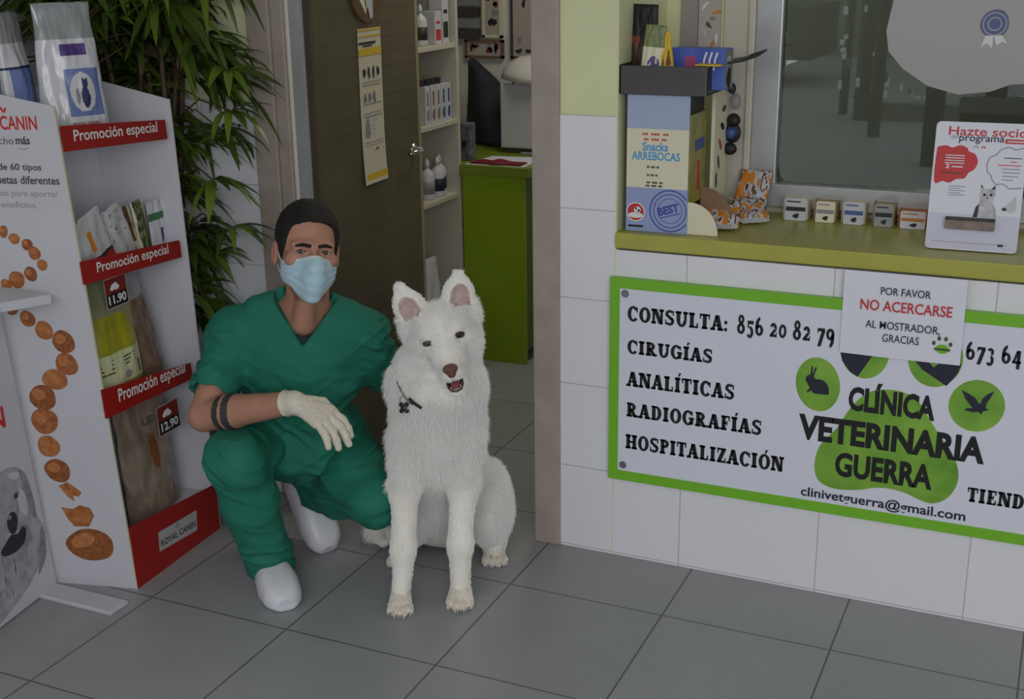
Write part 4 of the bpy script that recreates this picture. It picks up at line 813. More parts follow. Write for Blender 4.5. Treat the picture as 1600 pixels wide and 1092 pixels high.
# oval plaque hanging above the poster strip
t = thing('oval_plaque', 'oval brown and cream plaque hanging on the dark door above the strip', 'plaque', tuple(doorM(.34, 1.51).translation))
Mq = doorM(.345, 1.66); b = MB(); b.prism([(.125 * math.cos(2 * PI * k / 36), .155 * math.sin(2 * PI * k / 36)) for k in range(36)], .001, .008, mat('plaque_brown', (112, 86, 60), .5, rgb2=(90, 66, 44), scale=12), Mq); b.build('rim', t)
b = MB(); b.poly([(-.10, .02), (-.06, -.08), (-.02, -.128), (.0, -.10), (-.03, -.04), (-.035, .05)], cream, Mq, .009); b.poly([(-.028, -.06), (-.002, -.11), (.012, -.145), (.03, -.14), (.035, -.05), (.03, .06), (-.03, .06)], lgrey, Mq, .0095); b.poly([(-.02, -.10), (-.012, -.125), (-.02, -.05), (-.032, .0)], black, Mq, .0098); b.build('picture', t)['label'] = 'cream and grey animal picture'
# ---- white shelf unit, front at x = -2.38
su = mat('shelf_white', (198, 194, 178), .5, .02, 8)
t = thing('shelf_unit', 'tall white shelf unit with bottles and boxes behind the open dark door', 'shelf unit', (-2.5, 4.37, 0))
x0, x1, y0, y1 = -2.66, -2.38, 4.02, 4.725
b = MB(); b.box((x0, y0, 0), (x1, y0 + .02, 2.2), su); b.build('side_panel', t, bevel=.001); b = MB(); b.box((x0, y1 - .02, 0), (x1, y1, 2.2), su); b.build('side_panel', t, bevel=.001)
b = MB(); b.box((x0 - .008, y0, 0), (x0, y1, 2.2), su); b.build('back_panel', t)
SZ = (.06, .205, .725, 1.035, 1.345, 1.66, 2.18)
for z in SZ: b = MB(); b.box((x0, y0 + .02, z), (x1 - .003, y1 - .02, z + .018), su); b.build('shelf', t, bevel=.001)
def onshelf(name, label, cat, y, w_, h_, z, mats, group, x=-2.405, d_=.06, kind='box'):
    b = MB(); c = (x - d_ / 2, y)
    if kind == 'box':
        b.box((x - d_, y - w_ / 2, z), (x, y + w_ / 2, z + h_), mats[0]); M = frame_mat((x, y - w_ / 2, z), (0, 1, 0), (0, 0, 1))
        b.rect(w_ * .12, h_ * .12, w_ * .88, h_ * .45, mats[1], M); b.rect(w_ * .2, h_ * .62, w_ * .8, h_ * .7, mats[1], M); b.rect(0, h_ * .9, w_, h_, mats[2], M)
        o = b.build(name, loc=(c[0], y, z), bevel=.001)
    elif kind == 'tube':
        b.box((x - d_, y - w_ / 2, z), (x, y + w_ / 2, z + h_ * .86), mats[0]); b.lathe([(0, h_ * .86), (w_ * .36, h_ * .86), (w_ * .36, h_), (0, h_)], mats[2], 14, Matrix.Translation((x - d_ / 2, y, z)))
        M = frame_mat((x, y - w_ / 2, z), (0, 1, 0), (0, 0, 1)); b.ell(w_ * .5, h_ * .2, w_ * .34, h_ * .13, mats[1], M, wob=.2); b.rect(w_ * .3, h_ * .42, w_ * .7, h_ * .74, mats[1], M); o = b.build(name, loc=(c[0], y, z), bevel=.001)
    else:
        o = thing(name, label, cat, (c[0], y, z), group); Mx = Matrix.Translation((c[0], y, z)); r = w_ / 2
        b.lathe([(r * .96, 0), (r, .006), (r, h_ * .58), (r * .8, h_ * .68), (r * .3, h_ * .76), (r * .3, h_ * .80)], mats[0], 18, Mx); b.lathe([(r * 1.01, h_ * .14), (r * 1.01, h_ * .46)], mats[1], 18, Mx); b.build('bottle_body', o, smooth=True)
        b = MB(); b.lathe([(r * .36, h_ * .80), (r * .36, h_ * .88), (r * .12, h_), (0, h_)], mats[2], 14, Mx); b.build('cap', o, smooth=True); return o
    return tag(o, label, cat, group)
shw = mat('shelf_item_white', (200, 200, 204), .4); teal = mat('teal_label', (40, 96, 90), .4); purple = mat('mauve_label', (128, 100, 124), .5)
G1 = 'bottles and boxes on the top visible shelf'
onshelf('spray_bottle', 'white bottle with dark label at the left on the top visible shelf', 'bottle', 4.505, .055, .16, 1.364, (shw, gun_d, shw), G1, kind='bottle')
onshelf('spray_bottle', 'teal bottle standing tall on the top visible shelf', 'bottle', 4.56, .06, .22, 1.364, (teal, teal, shw), G1, x=-2.46, kind='bottle')
onshelf('medicine_box', 'white medicine box with red print on the top visible shelf', 'box', 4.60, .055, .13, 1.364, (shw, red, lgrey), G1)
onshelf('medicine_box', 'white box with black cross print at the right end of the top visible shelf', 'box', 4.665, .055, .19, 1.364, (shw, gun_d, lgrey), G1)
G2 = 'tall white packs on the middle shelf'
for k, (y, m1, m2, lab) in enumerate(((4.49, grey_p, gun_d, 'white pack with grey label half behind the door edge, middle shelf'), (4.54, purple, ink, 'white pack with mauve label on the middle shelf'), (4.585, olive_d, gun_d, 'white pack with olive label on the middle shelf'), (4.63, blue_p, ink, 'white pack with blue label and dark cap, second from the right on the middle shelf'), (4.675, blue_p, grey_p, 'white pack with blue label and grey cap, rightmost on the middle shelf'))):
    onshelf('medicine_pack', lab, 'pack', y, .04, .175, 1.054, (shw, m1, m2), G2, kind='tube')
b = MB(); b.box((-2.60, 4.50, 1.054), (-2.56, 4.60, 1.30), mat('beige_folder', (176, 156, 136), .6)); tag(b.build('folder', loc=(-2.58, 4.55, 1.054)), 'beige folder standing behind the white packs on the middle shelf', 'folder')
G3 = 'white bottles on the lower shelf'
for y, xx, m1, lab in ((4.52, -2.405, grey_p, 'white pointed bottle with grey label, left on the lower shelf'), (4.60, -2.40, ink, 'white pointed bottle with dark blue label in the middle of the lower shelf'), (4.655, -2.42, gun_d, 'white bottle with black label, right on the lower shelf')):
    onshelf('dropper_bottle', lab, 'bottle', y, .06, .165, .744, (shw, m1, shw), G3, x=xx, kind='bottle')
G4 = 'packs on the bottom shelf'
b = MB(); Mb = Matrix.Translation((-2.44, 4.53, .224)) @ rotz(1.4) @ Matrix.Rotation(-.1, 4, 'X'); pouch(b, .15, .26, .07, Mb, lambda s, t_: lgrey, 50, nu=18, nv=22); o = weld(b.build('supply_bag', loc=(-2.44, 4.53, .224))); tag(o, 'pale grey supply bag on the bottom shelf behind the dog', 'bag', G4)
onshelf('medicine_box', 'white box with black top on the bottom shelf behind the dog ears', 'box', 4.645, .08, .10, .224, (gun_d, black, shw), G4)
# ---- green desk
green_d = mat('desk_green', (138, 166, 26), .38, .03, 6); green_top = mat('desk_top_green', (120, 140, 40), .35)
t = thing('reception_desk', 'lime green desk standing in the room behind the doorway', 'desk', (-2.2, 4.95, 0))
b = MB(); b.box((-2.372, 4.715, .0), (-2.085, 4.735, .822), green_d); b.build('front_panel', t, bevel=.001)
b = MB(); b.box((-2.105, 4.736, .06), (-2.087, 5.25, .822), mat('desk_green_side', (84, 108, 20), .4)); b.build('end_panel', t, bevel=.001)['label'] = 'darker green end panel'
b = MB(); b.box((-2.76, 4.736, 0), (-2.742, 5.25, .822), green_d); b.build('end_panel', t, bevel=.001)
b = MB(); b.box((-2.378, 4.70, .822), (-2.058, 5.28, .862), green_top); b.box((-2.76, 4.74, .822), (-2.378, 5.28, .862), green_top); b.build('desk_top', t, bevel=.002)
b = MB(); b.prism([(-2.36, 4.72), (-2.09, 4.73), (-2.10, 4.98), (-2.34, 4.95)], .862, .8635, paper); tag(b.build('paper_sheet', loc=(-2.2, 4.8, .862)), 'white paper sheets lying on the green desk top', 'paper')
b = MB(); M = Matrix.Translation((-2.235, 4.76, .864)); mar = mat('maroon_cloth', (120, 20, 36), .6)
b.grid(lambda u, v: (-.115 + .24 * u, -.028 + .08 * v + .01 * math.sin(9 * u), .004 + .012 * math.sin(PI * u) * math.sin(PI * v) * (1 + .5 * math.sin(14 * u))), 20, 8, mar, M); b.grid(lambda u, v: (-.115 + .24 * u, .052 - .08 * v, .0005), 2, 2, mar, M); tag(b.build('maroon_folder', loc=(-2.235, 4.76, .864), smooth=True), 'maroon cloth folder lying on the papers on the desk', 'folder')
# monitor back and white dome lamp
t = thing('monitor', 'white monitor back standing on the green desk under the dome lamp', 'monitor', (-2.2, 5.06, .862))
b = MB(); b.box((-2.345, 5.05, .885), (-1.92, 5.075, 1.165), mat('monitor_white', (188, 188, 192), .5)); b.build('screen_housing', t, bevel=.006); b = MB(); b.box((-2.34, 5.055, .872), (-1.93, 5.07, .886), gun_d); b.build('bottom_bezel', t)
b = MB(); b.box((-2.22, 5.065, .866), (-2.05, 5.09, 1.0), grey_p); b.box((-2.24, 5.03, .8625), (-2.02, 5.16, .871), grey_p); b.build('stand', t, bevel=.003)
t = thing('desk_lamp', 'white dome desk lamp with curved arm above the monitor', 'lamp', (-2.37, 5.2, .862))
lw = mat('lamp_white', (205, 203, 196), .3); M = Matrix.Translation((-2.225, 5.16, 1.172)) @ Matrix.Rotation(.12, 4, 'Y')
b = MB(); b.lathe([(.150, 0), (.145, .03), (.122, .065), (.08, .095), (.03, .108), (0, .11)], lw, 32, M); b.lathe([(.135, .002), (.06, .004), (0, .004)], gun_d, 24, M); b.build('dome_shade', t, smooth=True)
b = MB(); b.tube([(-2.37, 5.24, .875), (-2.375, 5.24, 1.05), (-2.37, 5.24, 1.14), (-2.34, 5.235, 1.185), (-2.30, 5.23, 1.195), (-2.24, 5.225, 1.19)], .007, grey_p, 10); b.build('curved_arm', t, smooth=True); b = MB(); b.lathe([(0, .863), (.06, .863), (.055, .876), (0, .878)], grey_p, 24, Matrix.Translation((-2.37, 5.24, 0))); b.build('base', t)
# dark jacket over a chair behind the desk
t = thing('office_chair', 'office chair behind the desk, hidden under the dark jacket', 'chair', (-2.52, 5.36, 0))
b = MB(); b.box((-2.66, 5.34, .5), (-2.46, 5.38, 1.05), gun_d); b.build('backrest', t, bevel=.02); b = MB(); b.box((-2.68, 5.30, .44), (-2.36, 5.47, .5), gun_d); b.build('seat', t, bevel=.02); b = MB(); b.tube([(-2.52, 5.4, .05), (-2.52, 5.4, .44)], .025, gun_d); b.build('column', t)
b = MB()
for k in range(5): a = k * 2 * PI / 5 + .3; b.tube([(-2.52, 5.38, .05), (-2.52 + .13 * math.cos(a), 5.38 + .09 * math.sin(a), .02)], .02, gun_d)
b.build('base', t)
jk = mat('navy_jacket', (28, 32, 42), .8, rgb2=(38, 44, 56), scale=12)
def jf(u, v):
    top = 1.235 - .30 * u ** 1.75 ; z = .88 + (top - .88) * v; x = -2.62 + (.265 + .085 * (1 - v) ** 1.2) * u; y = 5.245 - .05 * math.sin(PI * min(1, u * 1.1)) + .015 * math.sin(9 * u + 3 * v) + .05 * v
    return (x, y, z)
b = MB(); b.grid(jf, 18, 18, jk); b.grid(lambda u, v: (lambda p: (p[0], p[1] + .085, p[2]))(jf(1 - u, v)), 18, 18, jk)
b.grid(lambda u, v: (lambda p: (p[0], p[1] + .085 * v, p[2] + .012 * math.sin(PI * v)))(jf(u, 1)), 18, 5, jk); b.grid(lambda u, v: (lambda p: (p[0], p[1] + .085 * v, p[2]))(jf(1, 1 - u)), 18, 4, jk)
o = weld(b.build('dark_jacket', loc=(-2.5, 5.28, .88))); tag(o, 'dark navy jacket draped over the chair behind the desk', 'jacket')
b = MB(); b.box((-2.43, 4.80, .8635), (-2.375, 4.86, 1.02), mat('grey_pattern', (120, 124, 134), .5, rgb2=(60, 64, 76), scale=40)); b.ell(.028, .07, .012, .014, black, frame_mat((-2.43, 4.80, .8635), (1, 0, 0), (0, 0, 1))); tag(b.build('patterned_box', loc=(-2.4, 4.83, .862), bevel=.003), 'grey patterned box between shelf unit and jacket on the desk', 'box')
# things on the interior back wall
fw_ = mat('frame_wood', (120, 96, 76), .5); pic_p = mat('picture_paper', (180, 170, 160), .6)
def wall_pic(x0, x1, z0, z1, label, frame=fw_, fill=pic_p, seed=0, name='framed_picture', rim=.012):
    t = thing(name, label, 'picture', ((x0 + x1) / 2, 5.49, z0))
    b = MB(); b.box((x0, 5.478, z0), (x1, 5.499, z0 + rim), frame); b.box((x0, 5.478, z1 - rim), (x1, 5.499, z1), frame); b.box((x0, 5.478, z0), (x0 + rim, 5.499, z1), frame); b.box((x1 - rim, 5.478, z0), (x1, 5.499, z1), frame); b.build('frame', t)
    b = MB(); b.box((x0 + rim, 5.484, z0 + rim), (x1 - rim, 5.499, z1 - rim), fill); M = frame_mat((0, 5.484, 0), (1, 0, 0), (0, 0, 1)); r = random.Random(seed)
    for k in range(9): b.ell(r.uniform(x0 + .03, x1 - .03), r.uniform(z0 + .03, z1 - .03), r.uniform(.006, .016), r.uniform(.008, .022), r.choice((mar, gun_d, brown_p, grey_p, ink)), M, wob=.4, seed=k)
    b.build('picture_sheet', t)
wall_pic(-2.725, -2.525, 1.235, 1.32, 'low wood framed picture on the far wall behind the shelf unit', seed=1)
wall_pic(-2.63, -2.53, 1.33, 1.62, 'narrow pale picture hanging above the low wood frame on the far wall', cream, pic_p, 2)
wall_pic(-2.485, -2.27, 1.235, 1.70, 'tall dark framed chart on the far wall beside the door jamb', gun, pic_p, 3)
t = thing('slatted_blind', 'grey slatted panel high on the far wall beside the shelf unit', 'blind', (-2.75, 5.48, 1.36))
for k in range(6): b = MB(); b.box((-2.90, 5.47, 1.325 + .05 * k), (-2.645, 5.495, 1.368 + .05 * k), gun if k % 2 == 0 else grey_p); b.build('slat', t)
# ================================================================== organic surfaces: distance fields turned into one continuous mesh
f32 = np.float32
def A3(*p): return np.array(p, f32)
def seg(P, a, b, ra, rb):
    a = np.asarray(a, f32); b = np.asarray(b, f32); pa = P - a; ba = b - a
    t = np.clip(pa @ ba / f32(ba @ ba + 1e-12), 0, 1)
    return np.linalg.norm(pa - t[:, None] * ba, axis=1) - (ra + (rb - ra) * t)
def ell(P, c, r, Rm=None):
    q = P - np.asarray(c, f32)
    if Rm is not None: q = q @ Rm
    r = np.asarray(r, f32); k0 = np.linalg.norm(q / r, axis=1); k1 = np.linalg.norm(q / (r * r), axis=1)
    return k0 * (k0 - 1) / np.maximum(k1, 1e-9)
def smin(a, b, k):
    h = np.clip(.5 + .5 * (b - a) / k, 0, 1); return b + (a - b) * h - k * h * (1 - h)
def smax(a, b, k): return -smin(-a, -b, k)
def chain(P, pts, rs, k=.01):
    d = None
    for a, b, ra, rb in zip(pts[:-1], pts[1:], rs[:-1], rs[1:]):
        e = seg(P, a, b, ra, rb); d = e if d is None else smin(d, e, k)
    return d
def vnoise(P, sc=(1, 1, 1), seed=0):
    """smooth value noise in -1..1"""
    q = P * np.asarray(sc, f32) + f32(seed * 17.31); i = np.floor(q); f = (q - i).astype(f32); i = i.astype(np.int64); f = f * f * (3 - 2 * f)
    def hsh(a, b, c):
        n = (a * 73856093) ^ (b * 19349663) ^ (c * 83492791); n = (n ^ (n >> 13)) * 1274126177; n = (n ^ (n >> 16)) & 0xffff
        return n.astype(f32) / 32767.5 - 1
    out = 0
    for dx in (0, 1):
        for dy in (0, 1):
            for dz in (0, 1):
                wt = (f[:, 0] if dx else 1 - f[:, 0]) * (f[:, 1] if dy else 1 - f[:, 1]) * (f[:, 2] if dz else 1 - f[:, 2])
                out = out + wt * hsh(i[:, 0] + dx, i[:, 1] + dy, i[:, 2] + dz)
    return out
def sdf_surface(fn, lo, hi, h):
    lo = np.asarray(lo, np.float64); hi = np.asarray(hi, np.float64); B = 4
    nc = np.ceil((hi - lo) / (h * B)).astype(int); n = nc * B
    V = np.empty(n, f32)
    ci = np.stack(np.meshgrid(*[np.arange(k) for k in nc], indexing='ij'), -1).reshape(-1, 3)
    cc = (lo + (ci * B + (B - 1) / 2) * h).astype(f32); dv = np.concatenate([fn(c) for c in np.array_split(cc, max(1, len(cc) // 300000))])
    V[:] = np.repeat(np.repeat(np.repeat(dv.reshape(nc), B, 0), B, 1), B, 2)
    near = ci[np.abs(dv) < h * B * 1.9]
    off = np.stack(np.meshgrid(*[np.arange(B)] * 3, indexing='ij'), -1).reshape(-1, 3)
    for ch in np.array_split(near, max(1, len(near) // 5000)):
        idx = (ch[:, None, :] * B + off[None]).reshape(-1, 3)
        V[idx[:, 0], idx[:, 1], idx[:, 2]] = fn((lo + idx * h).astype(f32))
    V[[0, -1]] = 1; V[:, [0, -1]] = 1; V[:, :, [0, -1]] = 1
    ins = V < 0; s = np.zeros(n - 1, np.int8)
    for d in np.ndindex(2, 2, 2): s += ins[d[0]:n[0] - 1 + d[0], d[1]:n[1] - 1 + d[1], d[2]:n[2] - 1 + d[2]]
    act = np.argwhere((s > 0) & (s < 8)); del s
    pos = np.zeros((len(act), 3)); cnt = np.zeros(len(act))
    cs = list(np.ndindex(2, 2, 2)); vals = {c: V[act[:, 0] + c[0], act[:, 1] + c[1], act[:, 2] + c[2]] for c in cs}
    for c in cs:
        for a in range(3):
            if c[a] == 0:
                e = list(c); e[a] = 1; e = tuple(e); v0, v1 = vals[c], vals[e]; m = (v0 < 0) != (v1 < 0)
                t = np.where(m, v0 / np.where(m, v0 - v1, 1), 0); p = np.array(c, float)[None].repeat(len(act), 0); p[:, a] = t
                pos += p * m[:, None]; cnt += m
    verts = lo + (act + pos / cnt[:, None]) * h
    cid = np.full(n - 1, -1, np.int32); cid[act[:, 0], act[:, 1], act[:, 2]] = np.arange(len(act))
    quads = []
    for a in range(3):
        u, v = (a + 1) % 3, (a + 2) % 3
        s0 = [slice(None)] * 3; s1 = [slice(None)] * 3; s0[a] = slice(0, -1); s1[a] = slice(1, None)
        I0, I1 = ins[tuple(s0)], ins[tuple(s1)]; e = np.argwhere(I0 != I1); fl = I0[e[:, 0], e[:, 1], e[:, 2]]
        ok = (e[:, u] > 0) & (e[:, v] > 0) & (e[:, u] < n[u] - 1) & (e[:, v] < n[v] - 1); e, fl = e[ok], fl[ok]
        q = []
        for du, dv_ in ((1, 1), (0, 1), (0, 0), (1, 0)):
            w_ = e.copy(); w_[:, u] -= du; w_[:, v] -= dv_; q.append(cid[w_[:, 0], w_[:, 1], w_[:, 2]])
        q = np.stack(q, 1); q[~fl] = q[~fl][:, ::-1]; quads.append(q)
    return verts, np.concatenate(quads)
CAMR = Matrix.Rotation(-YAW, 4, 'Z')          # figures are laid out in axes turned to face the viewer: x right, y away, z up
CAMRn = np.array([[cy_, -sy_, 0], [sy_, cy_, 0], [0, 0, 1]])
def to_world(v): return np.asarray(v) @ CAMRn
def W3(*p): return Vector(to_world(np.array(p, float)))
def organic(name, fn, lo, hi, h, mats, parent, matfn=None, smooth_it=1):
    v, q = sdf_surface(fn, lo, hi, h)
    for _ in range(smooth_it):                                      # light relaxation of the grid steps
        acc = np.zeros_like(v); c = np.zeros(len(v))
        for i in range(4):
            np.add.at(acc, q[:, i], v[q[:, (i + 1) % 4]] + v[q[:, (i + 3) % 4]]); np.add.at(c, q[:, i], 2)
        v = v * .45 + .55 * acc / np.maximum(c, 1)[:, None]
    me = bpy.data.meshes.new(name); wv = to_world(v)
    me.vertices.add(len(v)); me.vertices.foreach_set('co', wv.astype(f32).ravel())
    me.loops.add(q.size); me.loops.foreach_set('vertex_index', q.astype(np.int32).ravel())
    me.polygons.add(len(q)); me.polygons.foreach_set('loop_start', np.arange(0, q.size, 4, dtype=np.int32)); me.polygons.foreach_set('loop_total', np.full(len(q), 4, np.int32))
    for m in mats: me.materials.append(m)
    if matfn is not None: me.polygons.foreach_set('material_index', matfn(v[q].mean(1).astype(f32)).astype(np.int32))
    me.update(calc_edges=True); me.validate()
    return link_mesh(name, me, parent, smooth=True)
def march(fn, p, d, t1=.3, iso=0.0):
    """distance along d from p to the surface of fn"""
    p = np.array(p, f32); d = np.array(d, f32); d /= np.linalg.norm(d); ts = np.linspace(0, t1, 400, dtype=f32)
    v = fn(p + ts[:, None] * d) - iso; k = np.argmax(v < 0); return p + d * ts[k]
def rotm(yaw=0, pitch=0, roll=0):
    M = Matrix.Rotation(math.radians(yaw), 3, 'Z') @ Matrix.Rotation(math.radians(pitch), 3, 'X') @ Matrix.Rotation(math.radians(roll), 3, 'Y'); return np.array(M, f32)
# ================================================================== CROUCHING MAN in green scrubs
skin = mat('skin', (178, 130, 109), .5, .05, 30, sss=.12, spec=.35); tattoo = mat('tattoo_band', (56, 54, 56), .55); stub = mat('skin_stubble', (150, 108, 92), .6, .08, 90)
scrub = mat('scrub_green', (22, 112, 92), .8, .05, 26, bump=.12, bscale=260); hairm = mat('dark_hair', (15, 12, 11), .7, .35, 160, bump=.5, bscale=300); latex = mat('latex_glove', (214, 206, 190), .5, .04, 40, bump=.25, bscale=120)
navy = mat('navy_undershirt', (34, 34, 56), .8); clog = mat('white_clog', (214, 214, 222), .35); maskb = mat('mask_blue', (174, 206, 221), .7, .03, 40, sheen=.2); maskw = mat('mask_white', (206, 214, 220), .7)
eyew = mat('eye_white', (150, 142, 138), .2); iris_m = mat('iris_brown', (58, 36, 24), .15); pupil = mat('pupil', (8, 8, 8), .1)
MX = W3(-.62, 3.30, 0)
man = thing('person', 'person in green scrubs and blue face mask crouching beside the white dog', 'person', MX)
# joints: x right, y away from the viewer, z up
J = dict(pel=(-.63, 3.46, .33), chest=(-.605, 3.37, .60), neck=(-.57, 3.315, .79), rs=(-.775, 3.345, .715), ls=(-.415, 3.375, .695), re=(-.845, 3.20, .520), rw=(-.575, 3.075, .600), le=(-.350, 3.475, .495), lw=(-.240, 3.585, .405),
         rh=(-.725, 3.45, .345), lh=(-.53, 3.45, .335), rk=(-.748, 3.09, .425), ra=(-.705, 3.235, .10), lk=(-.386, 3.175, .262), la=(-.635, 3.50, .17))
J = {k: np.array(v, f32) for k, v in J.items()}
H0 = np.array((-.547, 3.28, .962), f32); HR = rotm(20, -9, 8); HS = 1.03
def hl(P): return ((P - H0) @ HR) / HS
def hw(p): return (np.array(p, f32) * HS) @ HR.T + H0
def face_core(q):
    d = ell(q, (0, .012, .036), (.076, .098, .090)); d = smin(d, ell(q, (0, -.022, -.042), (.061, .074, .084)), .03)
    d = smin(d, ell(q, (0, -.072, -.106), (.026, .020, .020)), .03)
    return d
def head_sdf(P):
    q = hl(P); d = face_core(q); ax = q.copy(); ax[:, 0] = np.abs(ax[:, 0])
    d = smin(d, seg(ax, (.012, -.090, .017), (.048, -.076, .014), .009, .008), .018)          # brow
    d = smin(d, ell(ax, (.047, -.062, -.024), (.022, .022, .018)), .02)                        # cheekbone
    d = smin(d, chain(q, [(0, -.090, .008), (0, -.108, -.022), (0, -.116, -.040)], [.009, .010, .0135], .006), .012)   # nose
    d = smax(d, -(ell(ax, (.033, -.104, -.003), (.020, .020, .011))), .012)                    # socket
    d = smin(d, ell(ax, (.033, -.0765, -.002), (.0165, .0145, .0135)), .006)                   # lids
    d = smax(d, -ell(ax, (.033, -.094, -.0025), (.0148, .012, .0040)), .0015)                  # eye opening
    e = ell(ax, (.080, .016, -.014), (.011, .020, .033)); e = smax(e, -ell(ax, (.092, .008, -.010), (.008, .011, .020)), .004)
    return smin(d, e, .006) * HS
def arm_frame(a, b): return a, b
def hand_pts(Wp, d, lat, dn, tuck=0):
    """knuckle rows and finger chains; index 0 = little finger .. 3 = index, then thumb"""
    d = d / np.linalg.norm(d); lat = lat - d * (lat @ d); lat /= np.linalg.norm(lat); dn = dn / np.linalg.norm(dn); out = []
    L = ((.034, .021, .018), (.041, .027, .020), (.045, .030, .021), (.041, .026, .020))
    for i in range(4):
        k = Wp + d * (.083, .089, .091, .088)[i] + lat * (-.030 + .0205 * i); pts = [k]; fan = lat * (-.16 + .10 * i)
        for j, l in enumerate(L[i]):
            a = (.35, .75, .98)[j] + .06 * (i % 2); dd = d * (1 - a) + dn * a + fan; pts.append(pts[-1] + dd / np.linalg.norm(dd) * l)
        out.append(pts)
    t0 = Wp + d * .028 + lat * .026; t1 = t0 + (d * .5 + lat * .75 + dn * .3) * .036; t2 = t1 + (d * .8 + lat * .15 + dn * .55) * .030; t3 = t2 + (d * .7 - lat * .1 + dn * .7) * .022
    return out, [t0, t1, t2, t3]
def hand_sdf(P, Wp, H, off=0.0):
    F, T = H; d = None
    for i, pts in enumerate(F):
        base = Wp + (pts[0] - Wp) * .12
        e = seg(P, base, pts[0], .0165 + off, .0125 + off); d = e if d is None else smin(d, e, .016)
    for i, pts in enumerate(F):
        r = (.0078, .0086, .0089, .0086)[i]; d = smin(d, chain(P, pts, [r + .0018 + off, r + .0006 + off, r + off, r - .0012 + off], .004), .004)
    return smin(d, chain(P, T, [.014 + off, .0115 + off, .0098 + off, .008 + off], .006), .010)
RH = hand_pts(J['rw'] + np.array((.006, -.003, .002), f32), np.array((.085, -.032, -.036)), np.array((.15, .85, .35)), np.array((.30, -.20, -1.0)))
LH = hand_pts(J['lw'] + np.array((.004, 0, 0), f32), np.array((.06, -.075, -.015)), np.array((.1, .1, .9)), np.array((.5, -.8, -.2)))
def torso(P, o=0.0):
    d = ell(P, (-.63, 3.455, .345), (.165 + o, .125 + o, .13 + o)); d = smin(d, seg(P, J['pel'], J['chest'], .125 + o, .125 + o), .05)
    Rt = rotm(0, 18, 2); d = smin(d, ell(P, (-.602, 3.365, .615), (.178 + o, .118 + o, .165 + o), Rt), .05)
    d = smin(d, seg(P, J['rs'], J['ls'], .058 + o, .056 + o), .05)
    d = smin(d, seg(P, (-.70, 3.33, .775), (-.575, 3.33, .80), .035 + o, .045 + o), .04); d = smin(d, seg(P, (-.46, 3.35, .755), (-.565, 3.33, .80), .035 + o, .045 + o), .04)
    return d
def body_sdf(P):
    d = torso(P, -.022); hd = head_sdf(P)
    nk = chain(P, [J['neck'] + A3(-.005, .02, -.03), J['neck'] + A3(.01, .005, .04), hw((0, .028, -.055))], [.062, .054, .054], .02); nk = smin(nk, seg(P, J['neck'] + A3(.0, -.045, -.035), hw((0, -.03, -.09)), .028, .02), .03)
    d = smin(d, nk, .03); d = smin(d, hd, .014)
    d = smin(d, chain(P, [J['rs'], J['re'] * .5 + J['rs'] * .5, J['re']], [.050, .048, .042], .02), .03)
    m = J['re'] * .7 + J['rw'] * .3; d = smin(d, chain(P, [J['re'], m, J['rw']], [.043, .046, .029], .02), .012)
    d = smin(d, chain(P, [J['ls'], J['le']], [.05, .043], .02), .03); d = smin(d, chain(P, [J['le'], J['le'] * .7 + J['lw'] * .3, J['lw']], [.042, .044, .029], .02), .012)
    d = smin(d, hand_sdf(P, J['rw'], RH, -.0015), .01); d = smin(d, hand_sdf(P, J['lw'], LH, -.0015), .01)
    d = smin(d, chain(P, [J['rh'], J['rk'], J['ra']], [.078, .056, .040], .02), .02); d = smin(d, chain(P, [J['lh'], J['lk'], J['la']], [.078, .056, .040], .02), .02)
    d = smin(d, seg(P, J['ra'] + A3(0, 0, -.045), (-.655, 3.11, .036), .034, .027), .02); d = smin(d, seg(P, J['la'], (-.59, 3.43, .055), .036, .028), .02)
    return d
fa = J['rw'] - J['re']; fl_ = np.linalg.norm(fa); fad = fa / fl_
def body_mat(C):
    t = (C - J['re']) @ fad; r = np.linalg.norm((C - J['re']) - t[:, None] * fad, axis=1); k = np.zeros(len(C), int)
    tt = t + .004 * np.sin(C[:, 2] * 40); k[(r < .07) & (((tt > .066) & (tt < .088)) | ((tt > .097) & (tt < .118)))] = 1
    q = hl(C); k[(q[:, 2] < -.045) & (q[:, 2] > -.135) & (q[:, 1] < .02) & (np.abs(q[:, 0]) < .075) & (q[:, 1] > -.13)] = 2
    ae = q.copy(); ae[:, 0] = np.abs(ae[:, 0]); k[(ell(ae, (.033, -.094, -.0015), (.0168, .014, .0062)) < 0)] = 3
    return k
organic('body', body_sdf, (-.93, 2.90, -.01), (-.02, 3.72, 1.11), .0035, [skin, tattoo, stub, mat('skin_eyelid', (96, 66, 56), .6)], man, body_mat)
# eyes
for sx in (-1, 1):
    c = hw((sx * .033, -.0785, -.002)); d = (np.array((-.02, 0, .50)) - 0); 
    look = np.array((0, 0, 1.72)) - c; look /= np.linalg.norm(look); wc = Vector(to_world(c)); wl = Vector(to_world(look)); b = MB(); b.sphere(wc, .0125 * HS, eyew, 22)
    M = frame_mat(wc, wl.cross(Vector((0, 0, 1))), Vector((0, 0, 1)))
    for r_, off, mm in ((.0062, .01105, iris_m), (.0030, .0125, pupil)):
        M2 = frame_mat(wc + wl * 0, wl.cross(Vector((0, 0, 1))) * -1, Vector((0, 0, 1))); prof = [(r_ * k / 5, math.sqrt(max(0, (.0127 * HS + (.0003 if mm is pupil else .0001)) ** 2 - (r_ * k / 5) ** 2))) for k in range(6)][::-1]
        zz = Matrix.Translation(wc) @ wl.to_track_quat('Z', 'Y').to_matrix().to_4x4(); b.lathe(prof, mm, 20, zz)
    b.build('eye', man, smooth=True)
